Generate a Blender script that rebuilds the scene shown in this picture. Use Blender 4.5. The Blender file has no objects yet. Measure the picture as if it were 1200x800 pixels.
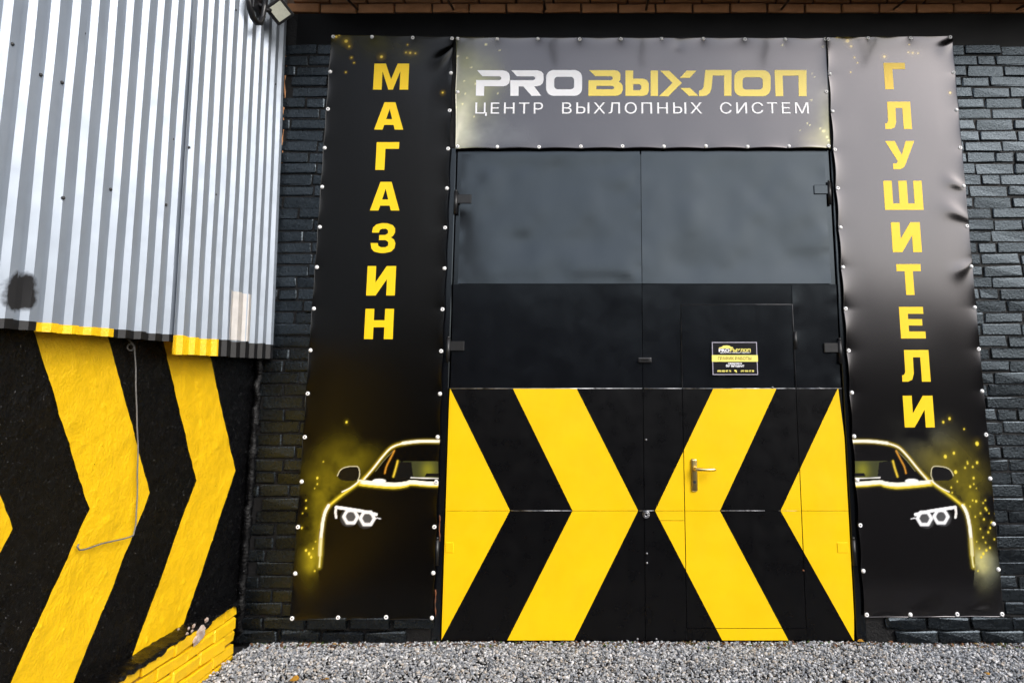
import bpy, bmesh, math, random
import numpy as np
from mathutils import Vector, Matrix, noise
from mathutils.geometry import tessellate_polygon
R = math.radians
random.seed(7); rng = np.random.default_rng(7)
S = bpy.context.scene; COL = S.collection

# ------------------------------------------------------------------ camera, sky, sun, exposure
D, H, F = 4.6, 1.553, 850.0            # metres to the gate, eye height, focal length (per 1200 px of width)
PX, PY = 700.0, 300.0                  # lens axis: the photograph is cropped off-centre -> lens shift
PITCH = math.atan(140 / F)
cam = bpy.data.cameras.new('camera'); cam.sensor_width = 36; cam.lens = 36 * F / 1200
cam.shift_x = (600 - PX) / 1200; cam.shift_y = (PY - 400) / 1200
cam.clip_start = 0.05; cam.clip_end = 500
co = bpy.data.objects.new('camera', cam); COL.objects.link(co)
co.location = (0, -D, H); co.rotation_euler = (R(90) + PITCH, 0, 0); S.camera = co

SUN_EL, SUN_AZ = 38, 138               # soft, veiled sun behind the camera and to the right (azimuth from +Y, clockwise)
w = bpy.data.worlds.new('World'); S.world = w; w.use_nodes = True
nt = w.node_tree; bg = nt.nodes['Background']
sky = nt.nodes.new('ShaderNodeTexSky'); sky.sky_type = 'NISHITA'; sky.sun_disc = False
sky.sun_elevation = R(SUN_EL); sky.sun_rotation = R(SUN_AZ); sky.air_density = 1.0; sky.dust_density = 3; sky.ozone_density = 1.0
hs = nt.nodes.new('ShaderNodeHueSaturation'); hs.inputs['Saturation'].default_value = .5     # veiled, whitish sky
nt.links.new(sky.outputs[0], hs.inputs['Color']); nt.links.new(hs.outputs[0], bg.inputs[0]); bg.inputs[1].default_value = 0.15
sl = bpy.data.lights.new('sun', 'SUN'); sl.energy = 0.5; sl.angle = R(24); sl.color = (1, .98, .96)
so = bpy.data.objects.new('sun', sl); COL.objects.link(so)
sd = Vector((math.sin(R(SUN_AZ)) * math.cos(R(SUN_EL)), math.cos(R(SUN_AZ)) * math.cos(R(SUN_EL)), math.sin(R(SUN_EL))))
so.rotation_euler = (-sd).to_track_quat('-Z', 'Y').to_euler(); so.location = sd * 20
S.view_settings.view_transform = 'Standard'; S.view_settings.look = 'None'
S.view_settings.exposure = 1.02; S.view_settings.gamma = 1

# ------------------------------------------------------------------ measuring: photo pixel -> point on a real plane
CP, SP = math.cos(PITCH), math.sin(PITCH)
def ray(px, py):
    u, v = (px - PX) / F, (PY - py) / F
    return u, CP - v * SP, v * CP + SP
def U(px, py, Y=0.0):                  # on the facade plane y = Y -> (x, z)
    a, b, c = ray(px, py); t = (Y + D) / b
    return a * t, H + c * t
def W(px, py, X):                      # on a plane x = X -> (y, z)
    a, b, c = ray(px, py); t = X / a
    return -D + b * t, H + c * t

# ------------------------------------------------------------------ materials
def mat(name, col, rough=.6, metal=0, ior=1.5, var=0.0, vscale=6, bump=0.0, bscale=40, bdist=.004, col2=None,
        rvar=0.0, attr=None, coat=0, detail=6, fine=0.0, tint=None):
    m = bpy.data.materials.new(name); m.use_nodes = True
    t = m.node_tree; L = t.links.new; p = t.nodes['Principled BSDF']
    p.inputs['Roughness'].default_value = rough; p.inputs['Metallic'].default_value = metal
    p.inputs['IOR'].default_value = ior
    if tint: p.inputs['Specular Tint'].default_value = (*tint, 1)
    p.inputs['Coat Weight'].default_value = coat
    tc = t.nodes.new('ShaderNodeTexCoord'); c = tc.outputs['Object']
    def nz(scale, det=detail, r=.6):
        n = t.nodes.new('ShaderNodeTexNoise'); n.inputs['Scale'].default_value = scale
        n.inputs['Detail'].default_value = det; n.inputs['Roughness'].default_value = r
        L(c, n.inputs['Vector']); return n.outputs['Fac']
    if attr:
        a = t.nodes.new('ShaderNodeVertexColor'); a.layer_name = attr; base = a.outputs['Color']
    else:
        a = t.nodes.new('ShaderNodeRGB'); a.outputs[0].default_value = (*col, 1); base = a.outputs[0]
    if var or col2:
        mx = t.nodes.new('ShaderNodeMix'); mx.data_type = 'RGBA'
        rp = t.nodes.new('ShaderNodeMapRange'); rp.inputs[1].default_value = .38; rp.inputs[2].default_value = .66
        L(nz(vscale), rp.inputs[0]); L(rp.outputs[0], mx.inputs[0]); L(base, mx.inputs[6])
        c2 = col2 or tuple(x * (1 - var) for x in col); mx.inputs[7].default_value = (*c2, 1); base = mx.outputs[2]
    L(base, p.inputs['Base Color'])
    if rvar:
        mr = t.nodes.new('ShaderNodeMapRange'); mr.inputs[1].default_value = .3; mr.inputs[2].default_value = .7
        mr.inputs[3].default_value = max(.03, rough - rvar); mr.inputs[4].default_value = min(1, rough + rvar)
        L(nz(vscale * 1.7), mr.inputs[0]); L(mr.outputs[0], p.inputs['Roughness'])
    if bump:
        b = t.nodes.new('ShaderNodeBump'); b.inputs['Strength'].default_value = bump; b.inputs['Distance'].default_value = bdist
        L(nz(bscale), b.inputs['Height'])
        if fine:
            b2 = t.nodes.new('ShaderNodeBump'); b2.inputs['Strength'].default_value = fine; b2.inputs['Distance'].default_value = .001
            L(nz(bscale * 7, 3), b2.inputs['Height']); L(b.outputs[0], b2.inputs['Normal']); b = b2
        L(b.outputs[0], p.inputs['Normal'])
    return m

M = {}
M['vinyl'] = mat('printed_vinyl', (0, 0, 0), .17, ior=1.92, tint=(1, .96, 1), attr='print', bump=.02, bscale=260, bdist=.001)
M['vinyl_satin'] = mat('satin_printed_vinyl', (0, 0, 0), .24, ior=1.42, attr='print')
M['ink_yellow'] = mat('yellow_print', (.93, .62, .006), .34, ior=1.5)
M['ink_logo'] = mat('pale_yellow_print', (.90, .70, .10), .34, ior=1.6)
M['ink_white'] = mat('white_print', (.90, .90, .92), .34, ior=1.7)
M['gate_paint'] = mat('black_gate_enamel', (.002, .002, .003), .19, ior=1.68, tint=(.78, .90, 1), rvar=.025, vscale=4, bump=.05, bscale=22, bdist=.002, fine=.1)
M['gate_low'] = mat('black_smooth_enamel', (.002, .002, .0025), .30, ior=1.36, rvar=.06, vscale=5, bump=.08, bscale=30, bdist=.0015)
M['gate_yellow'] = mat('yellow_enamel', (.90, .57, .003), .42, ior=1.35, var=.08, vscale=3.5, rvar=.08, bump=.06, bscale=30, bdist=.001)
M['wall_yellow'] = mat('yellow_wall_paint', (.94, .57, .004), .42, var=.10, vscale=10, bump=.8, bscale=75, bdist=.006, fine=.6)
M['wall_black'] = mat('black_wall_paint', (.002, .002, .0024), .27, ior=1.32, var=.3, vscale=14, bump=1, bscale=70, bdist=.006, rvar=.10, fine=.6)
M['brick_black'] = mat('black_brick_paint', (.0022, .0027, .0033), .25, ior=1.68, tint=(.72, .87, 1), var=.3, vscale=18, bump=.8, bscale=80, bdist=.004, rvar=.12, fine=.6)
M['mortar_black'] = mat('black_mortar_paint', (.003, .003, .0035), .6, ior=1.4, bump=.8, bscale=70, bdist=.006)
M['brick_bare'] = mat('bare_orange_brick', (.56, .28, .135), .85, col2=(.42, .20, .09), vscale=9, bump=.6, bscale=60, bdist=.003)
M['mortar_bare'] = mat('bare_mortar', (.16, .11, .08), .9, bump=.6, bscale=60)
M['galv'] = mat('galvanised_sheet', (.325, .37, .43), .42, metal=.40, ior=1.5, var=.12, vscale=5, rvar=.08, bump=.04, bscale=40, bdist=.002)
M['galv_warm'] = mat('galvanised_patch', (.68, .65, .62), .45, metal=.4, var=.15, vscale=14)
M['skirt_black'] = mat('black_sheet_paint', (.004, .004, .005), .5, var=.3, vscale=30)
M['white_cap'] = mat('white_plastic', (.85, .85, .85), .4)
M['screw'] = mat('dark_screw', (.05, .05, .05), .5, metal=.6)
M['steel'] = mat('worn_steel_edge', (.62, .63, .66), .35, metal=.8, col2=(.05, .05, .055), vscale=16, var=.5)  # also paints the highlight on the gate's edge and joint rods
M['steel_dark'] = mat('edge_highlight_grey', (.05, .05, .055), .35, metal=.3, col2=(.01, .01, .011), vscale=14, var=.5)  # lighter grey painting the highlight along the wicket door's edge
M['dark_metal'] = mat('black_painted_iron', (.012, .012, .013), .38, var=.3, vscale=40, bump=.3, bscale=90, bdist=.002)
M['rust'] = mat('rust', (.22, .07, .02), .85, col2=(.05, .025, .015), vscale=30, bump=.5, bscale=120)
M['chrome'] = mat('brushed_brass_nickel', (.82, .62, .24), .28, metal=1)
M['plastic_black'] = mat('black_lamp_plastic', (.012, .012, .014), .32)
M['led_lens'] = mat('led_lens', (.55, .56, .47), .25, var=.12, vscale=60)
M['cable'] = mat('grey_cable', (.20, .195, .19), .55, var=.3, vscale=30)
M['stone'] = mat('crushed_stone', (.3, .3, .3), .75, attr='tone', bump=.25, bscale=300, bdist=.001)
M['ground'] = mat('ground_grit', (.03, .03, .032), .9, col2=(.018, .018, .02), vscale=70, bump=1, bscale=120, bdist=.01, ior=1.15)
M['litter'] = mat('dry_litter', (.12, .05, .02), .9, attr='tone')
M['leaf'] = mat('yellow_leaf', (.45, .26, .02), .6, col2=(.25, .09, .02), vscale=40)
M['timber'] = mat('eave_timber', (.05, .038, .03), .8, bump=.4, bscale=40)
M['far_brick'] = mat('far_wall', (.04, .034, .03), .9, var=.3, vscale=2, ior=1.2)
M['far_roof'] = mat('far_roof', (.05, .05, .052), .7, var=.3, vscale=2)
M['plinth_mortar'] = mat('yellow_stained_mortar', (.30, .17, .01), .8, col2=(.08, .05, .02), vscale=25, bump=.8, bscale=70)
M['rubble'] = mat('broken_plaster', (.5, .44, .40), .9, col2=(.3, .2, .15), vscale=25, bump=.8, bscale=60)

nt = M['wall_black'].node_tree; p = nt.nodes['Principled BSDF']; src = p.inputs['Base Color'].links[0].from_socket
tcn = nt.nodes.new('ShaderNodeTexCoord'); n1 = nt.nodes.new('ShaderNodeTexNoise'); n1.inputs['Scale'].default_value = 120; n1.inputs['Detail'].default_value = 2
nt.links.new(tcn.outputs['Object'], n1.inputs['Vector']); r1 = nt.nodes.new('ShaderNodeMapRange'); r1.inputs[1].default_value = .69; r1.inputs[2].default_value = .77
nt.links.new(n1.outputs[0], r1.inputs[0]); mx = nt.nodes.new('ShaderNodeMix'); mx.data_type = 'RGBA'; mx.inputs[7].default_value = (.20, .20, .21, 1)
nt.links.new(r1.outputs[0], mx.inputs[0]); nt.links.new(src, mx.inputs[6]); nt.links.new(mx.outputs[2], p.inputs['Base Color'])   # pale specks: paint chips, and glints put into the colour

# ------------------------------------------------------------------ object helpers
LOC = {}
def put(name, me, m=None, parent=None, loc=(0, 0, 0)):
    """link a mesh (vertices relative to loc) under parent"""
    if m is not None and not me.materials: me.materials.append(m)
    o = bpy.data.objects.new(name, me); COL.objects.link(o)
    o.location = loc; LOC[o.name] = Vector(loc)
    if parent is not None:
        o.parent = parent; o.matrix_parent_inverse = Matrix.Translation(-LOC[parent.name])
    return o
def thing(name, label, cat, loc=(0, 0, 0), group=None):
    o = bpy.data.objects.new(name, None); COL.objects.link(o); o.location = loc; LOC[o.name] = Vector(loc)
    o.empty_display_size = .2
    return tag(o, label, cat, group)
def tag(o, label, cat, group=None):
    o['label'] = label; o['category'] = cat
    if group: o['group'] = group
    return o
def mesh(name, v, f, smooth=False):
    me = bpy.data.meshes.new(name); me.from_pydata([tuple(x) for x in v], [], f)
    if smooth: me.polygons.foreach_set('use_smooth', [True] * len(me.polygons))
    me.update(); return me
def bm_mesh(name, bm, smooth=False):
    bmesh.ops.recalc_face_normals(bm, faces=bm.faces)
    me = bpy.data.meshes.new(name); bm.to_mesh(me); bm.free()
    if smooth: me.polygons.foreach_set('use_smooth', [True] * len(me.polygons))
    return me
def bm_box(bm, c, s, bev=0.0, rot=None, seg=1):
    r = bmesh.ops.create_cube(bm, size=1); vs = r['verts']
    for v in vs: v.co = Vector((v.co.x * s[0], v.co.y * s[1], v.co.z * s[2]))
    if bev:
        es = list({e for v in vs for e in v.link_edges})
        rb = bmesh.ops.bevel(bm, geom=es, offset=bev, segments=seg, affect='EDGES', profile=.6)
        vs = list({v for f in rb['faces'] for v in f.verts})
    for v in vs:
        if rot is not None: v.co = rot @ v.co
        v.co += Vector(c)
    return vs
def box(name, x0, x1, y0, y1, z0, z1, m, parent, bev=.002):
    bm = bmesh.new(); bm_box(bm, ((x0 + x1) / 2, (y0 + y1) / 2, (z0 + z1) / 2), (x1 - x0, y1 - y0, z1 - z0), bev)
    return put(name, bm_mesh(name, bm), m, parent)
def bm_tube(bm, pts, r, n=8, caps=True):
    pts = [Vector(p) for p in pts]; rings = []
    up = Vector((.31, .22, .93)).normalized()
    for i, p in enumerate(pts):
        t = (pts[min(i + 1, len(pts) - 1)] - pts[max(i - 1, 0)]).normalized()
        a = t.cross(up)
        if a.length < .1: a = t.cross(Vector((1, 0, 0)))
        a.normalize(); b = t.cross(a)
        rr = r[i] if isinstance(r, (list, tuple)) else r
        rings.append([bm.verts.new(p + rr * (math.cos(2 * math.pi * k / n) * a + math.sin(2 * math.pi * k / n) * b)) for k in range(n)])
    for A, B in zip(rings, rings[1:]):
        for k in range(n): bm.faces.new((A[k], A[(k + 1) % n], B[(k + 1) % n], B[k]))
    if caps: bm.faces.new(rings[0][::-1]); bm.faces.new(rings[-1])
def tube(name, pts, r, m, parent=None, n=8):
    bm = bmesh.new(); bm_tube(bm, pts, r, n); return put(name, bm_mesh(name, bm, True), m, parent)
def grid_faces(nu, nv):
    i = np.arange(nv - 1)[:, None] * nu + np.arange(nu - 1)[None, :]
    return np.stack([i, i + 1, i + nu + 1, i + nu], -1).reshape(-1, 4)
def np_mesh(name, V, Fq, smooth=True):
    me = bpy.data.meshes.new(name); n = Fq.shape[1]
    me.vertices.add(len(V)); me.vertices.foreach_set('co', np.ascontiguousarray(V, dtype=np.float32).ravel())
    me.loops.add(Fq.size); me.loops.foreach_set('vertex_index', np.ascontiguousarray(Fq, dtype=np.int32).ravel())
    me.polygons.add(len(Fq)); me.polygons.foreach_set('loop_start', np.arange(0, Fq.size, n, dtype=np.int32))
    me.polygons.foreach_set('loop_total', np.full(len(Fq), n, dtype=np.int32))
    me.update(calc_edges=True); me.validate()
    me.polygons.foreach_set('use_smooth', np.full(len(me.polygons), smooth))
    return me
def flat(name, contours, y, m, parent, fn=None):
    """thin flat print lying on a vertical sheet: contours of (x, z), the first the outline, others holes"""
    tri = tessellate_polygon([[Vector((a, b, 0)) for a, b in c] for c in contours])
    v = [p for c in contours for p in c]
    me = mesh(name, [(a, y + (fn(a, b) if fn else 0), b) for a, b in v], [list(t) for t in tri])
    n = me.polygons[0].normal if len(me.polygons) else None
    bm = bmesh.new(); bm.from_mesh(me)
    for f in bm.faces:
        if f.normal.y > 0: f.normal_flip()
    bm.to_mesh(me); bm.free()
    return put(name, me, m, parent)

# fast smooth value noise for numpy arrays
def vnoise(x, y, seed=0):
    xi, yi = np.floor(x).astype(int), np.floor(y).astype(int); xf, yf = x - xi, y - yi
    def h(a, b):
        n = (a * 374761393 + b * 668265263 + seed * 974711) & 0x7fffffff
        n = ((n ^ (n >> 13)) * 1274126177) & 0x7fffffff
        return ((n ^ (n >> 16)) & 0xffff) / 65535.0
    s, t = xf * xf * (3 - 2 * xf), yf * yf * (3 - 2 * yf)
    return (h(xi, yi) * (1 - s) + h(xi + 1, yi) * s) * (1 - t) + (h(xi, yi + 1) * (1 - s) + h(xi + 1, yi + 1) * s) * t
def fbm(x, y, seed=0, octs=4):
    r, a = 0, .5
    for k in range(octs): r = r + a * vnoise(x * 2 ** k, y * 2 ** k, seed + k); a *= .5
    return r

# ------------------------------------------------------------------ ground
me = mesh('ground', [(-60, -60, -.02), (60, -60, -.02), (60, 60, -.02), (-60, 60, -.02)], [(0, 1, 2, 3)])
g = put('ground', me, M['ground']); g['kind'] = 'structure'

# ------------------------------------------------------------------ black brick building (facade)
GX0, GX1, GZ1 = -.925, 1.53, 3.03     # gate opening
bb = thing('brick_building', 'black painted brick facade round the big gate, bare orange bricks above', 'building', (2.6, 0, 0))
XL, XR, ZT = -2.16, 5.0, 4.6
bm = bmesh.new()
for (a, b, c, d) in ((XL, GX0 - .06, -.1, 3.97), (GX1 + .06, XR, -.1, 3.97), (GX0 - .06, GX1 + .06, GZ1, 3.97)):
    bm_box(bm, ((a + b) / 2, .119, (c + d) / 2), (b - a, .25, d - c))
put('mortar_wall', bm_mesh('mortar_wall', bm), M['mortar_black'], bb)
bm = bmesh.new(); bm_box(bm, ((XL + XR) / 2, .137, (3.97 + ZT) / 2), (XR - XL, .25, ZT - 3.97))
put('upper_wall', bm_mesh('upper_wall', bm), M['mortar_bare'], bb)

COURSE = .075
def brick_mesh(L, hgt, dep, seed, rough=.003, ch=.0042):
    r = random.Random(seed); bm = bmesh.new()
    vs = bm_box(bm, (0, 0, 0), (L, dep, hgt), ch * r.uniform(.7, 1.5))
    for v in bm.verts:
        v.co += Vector((r.uniform(-1, 1), r.uniform(-.8, .8), r.uniform(-1, 1))) * rough
    return bm_mesh('brick', bm)
STR = [brick_mesh(.240, .0655, .05, i, .0038) for i in range(8)]
HEA = [brick_mesh(.116, .065, .05, 20 + i) for i in range(6)]
THQ = [brick_mesh(.176, .065, .05, 40 + i) for i in range(4)]
def rough_brick(L, hgt, dep, seed, amp=.012, cuts=3, axis=0):
    bm = bmesh.new(); bm_box(bm, (0, 0, 0), (L, dep, hgt)); bmesh.ops.subdivide_edges(bm, edges=bm.edges[:], cuts=cuts, use_grid_fill=True)
    for v in bm.verts:
        p = v.co.copy(); q = Vector((p.x / L * 2, p.y / dep * 2, p.z / hgt * 2))
        rd = sum(abs(c) > .95 for c in q)
        v.co = p * (1 - .009 * (rd - 1) * (2 if rd == 3 else 1)) + amp * Vector(noise.noise_vector(p * 38 + Vector((seed * 3.1, seed, 0)))) * Vector((.8, 1, .55)).length * .6
    return bm_mesh('brick', bm, False)
ROUGHB = [brick_mesh(.242, .067, .07, 60 + i, .007, .009) for i in range(6)]
ORS = [brick_mesh(.240, .062, .05, 80 + i, .003, .005) for i in range(6)]
for lst, m in ((STR, 'brick_black'), (HEA, 'brick_black'), (THQ, 'brick_black'), (ROUGHB, 'brick_black'), (ORS, 'brick_bare')):
    for me in lst: me.materials.append(M[m])
def xr_at(z):                          # where the frame's right edge cuts the facade at height z
    lo, hi = -200, 1000
    for _ in range(30):
        mid = (lo + hi) / 2
        if U(1200, mid)[1] > z: lo = mid
        else: hi = mid
    return U(1200, lo)[0]
masses = {'black': bmesh.new(), 'bare': bmesh.new()}
nb = 0
def course(i, x0, x1, keep, shapes, kind, y=-.018, rr=None):
    """one course of bricks from x0 to x1; keep(x0, x1, z) -> part (True), mass (None) or nothing (False)"""
    global nb
    rr = rr or random
    x = x0 - rr.uniform(0, .2); z = (i + .5) * COURSE
    while x < x1:
        k = rr.random(); 
        lst, L = (STR, .25) if k < .66 else ((HEA, .125) if k < .9 else (THQ, .185))
        if shapes is not None: lst, L = shapes, .253
        c = x + L / 2; q = keep(c - L / 2, c + L / 2, z)
        if q is True:
            o = put('brick', rr.choice(lst), None, bb, (c, y + .028 + rr.uniform(-.004, .003), z + rr.uniform(-.003, .003)))
            o.rotation_euler = (rr.uniform(-.012, .012), rr.uniform(-.012, .012), rr.uniform(-.012, .012) + (math.pi if rr.random() < .5 else 0)); nb += 1
        elif q is None:
            bm_box(masses[kind], (c, y + .028 + rr.uniform(-.004, .003), z), (L - .010, .05, .065), .0045)
        x += L
R2 = random.Random(11)
for i in range(2, 50):                 # the strips left and right of the banners
    zc = (i + .5) * COURSE; xr = xr_at(zc)
    course(i, -2.03, -1.79, lambda a, b, z: b > -2.09 and a < -1.79, None, 'black', rr=R2)
    course(i, 2.36, 4.9, lambda a, b, z: False if b < 2.37 else (True if a < xr else None), None, 'black', rr=R2)
for i in range(0, 2):                  # rough base courses under the banners
    course(i, -2.05, -.97, lambda a, b, z: b < -.94, ROUGHB, 'black', y=-.024, rr=R2)
    course(i, 1.60, 4.8, lambda a, b, z: False if a < 1.575 else (True if a < 2.55 else None), ROUGHB, 'black', y=-.024, rr=R2)
for i in (53, 54):
    course(i, -2.0, 4.9, lambda a, b, z: True if a < 2.93 else None, ORS, 'bare', y=-.022, rr=R2)
for i in range(55, 60):
    course(i, -2.0, 4.9, lambda a, b, z: None, ORS, 'bare', y=-.022, rr=R2)
o = put('brickwork', bm_mesh('brickwork', masses['black']), M['brick_black'], bb); o['kind'] = 'stuff'
o = put('bare_brickwork', bm_mesh('bare_brickwork', masses['bare']), M['brick_bare'], bb); o['kind'] = 'stuff'

# smooth rendered band over the banners
def plate(name, x0, x1, z0, z1, yf, th, fn, m, parent, res=.03, yb=None):
    """sheet with its front at yf, pushed by fn(x, z), closed at the sides"""
    nu, nv = max(2, int((x1 - x0) / res) + 1), max(2, int((z1 - z0) / res) + 1)
    x, z = np.meshgrid(np.linspace(x0, x1, nu), np.linspace(z0, z1, nv))
    y = yf + (fn(x, z) if fn else 0 * x)
    V = np.stack([x, y, z], -1).reshape(-1, 3); Fq = grid_faces(nu, nv)
    ring = list(range(nu)) + [nu * j + nu - 1 for j in range(1, nv)] + [nu * (nv - 1) + k for k in range(nu - 2, -1, -1)] + [nu * j for j in range(nv - 2, 0, -1)]
    P = V[ring].copy(); P2 = V[ring].copy(); P2[:, 1] = yf + th
    n0 = len(V); V = np.concatenate([V, P, P2]); n = len(ring)
    k = np.arange(n); k2 = (k + 1) % n
    Fs = np.stack([n0 + k, n0 + n + k, n0 + n + k2, n0 + k2], -1)
    me = np_mesh(name, V, np.concatenate([Fq, Fs]))
    return put(name, me, m, parent)
plate('lintel', -2.03, 4.95, 3.735, 3.974, -.010, .03, lambda x, z: .006 * fbm(x * 4, z * 6, 3) - .003, mat('black_render_paint', (.0015, .0015, .002), .45, ior=1.25), bb, .02)

# eave: sloping boards carried by thin bars let into the top courses
ev = put('eave', mesh('eave', [(-2.0, 0, 4.20), (5, 0, 4.20), (5, -.70, 4.08), (-2.0, -.70, 4.08), (-2.0, 0, 4.26), (5, 0, 4.26), (5, -.70, 4.14), (-2.0, -.70, 4.14)],
         [(0, 3, 2, 1), (4, 5, 6, 7), (0, 1, 5, 4), (1, 2, 6, 5), (2, 3, 7, 6), (3, 0, 4, 7)]), M['timber'], bb)
for px in (420, 532, 639.5, 757, 915, 1046, 1190):
    x, z = U(px, 14)
    bm = bmesh.new(); bm_tube(bm, [(x, -.0, z + .01), (x, -.5, z - .08), (x + .02, -.68, z - .115)], .0085, 6); put('support_bar', bm_mesh('support_bar', bm, True), M['dark_metal'], ev)
    bm = bmesh.new(); bm_tube(bm, [(x + .02, -.66, z - .112), (x + .02, -.66, 4.10)], .008, 6); put('hanger', bm_mesh('hanger', bm, True), M['dark_metal'], ev)

# ------------------------------------------------------------------ the gate
gate = thing('metal_gate', 'large black double metal gate with yellow chevrons on its lower half', 'gate', (.3, 0, 0))
CX = .285
def dent(seed, amp, sc=2.2):
    return lambda x, z: amp * (fbm(x * sc + seed * 7.3, z * sc, seed, 3) - .45)
def panel_dent(x0, x1, z0, z1, seed, amp, edge=.006, gain=1.0):
    def f(x, z):
        ex = np.minimum(x - x0, x1 - x) / .12; ez = np.minimum(z - z0, z1 - z) / .12
        e = np.clip(np.minimum(ex, ez), 0, 1); e = e * e * (3 - 2 * e)
        rip = edge * (1 - np.clip(np.minimum(x - x0, x1 - x) / .07, 0, 1)) * (fbm(x * 5 + seed, z * 9, seed + 5, 3) - .45)
        tz, tx = (2 * (z - z0) / (z1 - z0) - 1), (2 * (x - x0) / (x1 - x0) - 1)
        sag = amp * (.8 * (1 - tz * tz) + .25 * (1 - tx * tx))         # thin sheet sags inwards between its welds
        return sag + amp * gain * (fbm(x * 2.3 + seed * 3.7, z * 2.3, seed, 3) - .45) * (.35 + .65 * e) + rip
    return f
# frame (posts, head) set in the opening
bm = bmesh.new()
for (a, b, c, d) in ((-.985, -.928, -.02, 3.03), (1.533, 1.60, -.02, 3.03)): bm_box(bm, ((a + b) / 2, .02, (c + d) / 2), (b - a, .05, d - c), .004)
bm_box(bm, ((-.928 + 1.533) / 2, .02, 3.055), (2.461, .05, .05), .004)
put('gate_frame', bm_mesh('gate_frame', bm), M['gate_paint'], gate)
box('light_block_board', -.984, 1.599, .075, .11, -.05, 3.08, M['gate_low'], gate)  # added unseen board, stops sky light showing through the gate's gaps
leafL = box('gate_leaf', -.922, CX - .003, .012, .05, .012, 3.02, M['gate_paint'], gate)
leafR = box('gate_leaf', CX + .003, 1.526, .012, .05, .012, 3.02, M['gate_paint'], gate)
ZM, ZU, ZC = 1.474, 2.128, .745
WX0, WX1, WZ0, WZ1 = .531, 1.237, .082, 1.997
def sheet(parent, x0, x1, z0, z1, m='gate_paint', seed=1, amp=.004, y=.004, edge=.004, res=.025, tilt=0.0, gain=1.0):
    # tilt > 0 leans the sheet's top edge back; the sheets are bent and hang out of true
    fd = panel_dent(x0, x1, z0, z1, seed, amp, edge, gain)
    return plate('sheet_panel', x0, x1, z0, z1, y, .010, lambda x, z: fd(x, z) + tilt * (z - (z0 + z1) / 2), M[m], parent, res)
# left leaf
sheet(leafL, -.890, CX - .0018, ZU + .003, 2.985, seed=3, amp=.011, edge=.012, y=-.012, tilt=-.004, gain=2.6)
sheet(leafL, -.918, CX - .0018, ZM - .02, ZU - .001, seed=5, amp=.005, y=-.002, tilt=-.022)
sheet(leafL, -.920, CX - .0018, ZC + .001, ZM, 'gate_low', 6, .0012, -.006, .001)
sheet(leafL, -.920, CX - .0018, .014, ZC - .001, 'gate_low', 7, .0012, -.006, .001)
# right leaf, round the wicket door
sheet(leafR, CX + .0018, 1.490, ZU + .003, 2.985, seed=8, amp=.011, edge=.012, y=-.012, tilt=.008, gain=2.2)
sheet(leafR, CX + .0018, WX0 - .003, ZM - .02, ZU - .001, seed=9, amp=.004, y=-.002, tilt=-.022)
sheet(leafR, WX0 - .002, WX1 + .002, WZ1 + .003, ZU - .001, seed=10, amp=.0, y=-.002, edge=.0, tilt=-.046)
sheet(leafR, WX1 + .003, 1.522, ZM - .02, ZU - .001, seed=12, amp=.005, y=-.002, edge=.012, tilt=-.022)
for (a, b) in ((CX + .0018, WX0 - .003), (WX1 + .003, 1.522)):
    sheet(leafR, a, b, ZC + .001, ZM, 'gate_low', 13, .0012, -.006, .001)
    sheet(leafR, a, b, .014, ZC - .001, 'gate_low', 14, .0012, -.006, .001)
sheet(leafR, WX0 - .002, WX1 + .002, .014, WZ0 - .003, 'gate_low', 15, .0006, -.006, .0005)
wick = box('wicket_door', WX0, WX1, .008, .045, WZ0, WZ1, M['gate_paint'], gate)
sheet(wick, WX0 + .001, WX1 - .001, ZM - .02, WZ1, seed=16, amp=.003, y=-.003, tilt=-.022)
sheet(wick, WX0 + .001, WX1 - .001, ZC + .001, ZM, 'gate_low', 17, .0012, -.006, .001)
sheet(wick, WX0 + .001, WX1 - .001, WZ0, ZC - .001, 'gate_low', 18, .0012, -.006, .001)
# added pale rods: highlight and chipped paint along the lower sheets' top edge
for par, a, b in ((leafL, -.920, CX - .006), (leafR, CX + .006, WX0 - .004), (wick, WX0 + .002, WX1 - .002), (leafR, WX1 + .004, 1.522)):
    bm = bmesh.new(); bm_tube(bm, [(a, -.006, ZM), (b, -.006, ZM)], .0032, 6); put('edge_strip', bm_mesh('edge_strip', bm, True), M['steel'], par)
bm = bmesh.new(); zt = WZ1 + .001
bm_tube(bm, [(WX0 - .001, -.004, ZM + .004), (WX0 - .001, -.006, zt), (WX1 + .001, -.006, zt), (WX1 + .001, -.004, ZM + .004)], .004, 6)
put('door_edge_highlight', bm_mesh('door_edge_highlight', bm, True), M['steel_dark'], wick)  # tube added as a painted edge highlight round the wicket door
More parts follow.
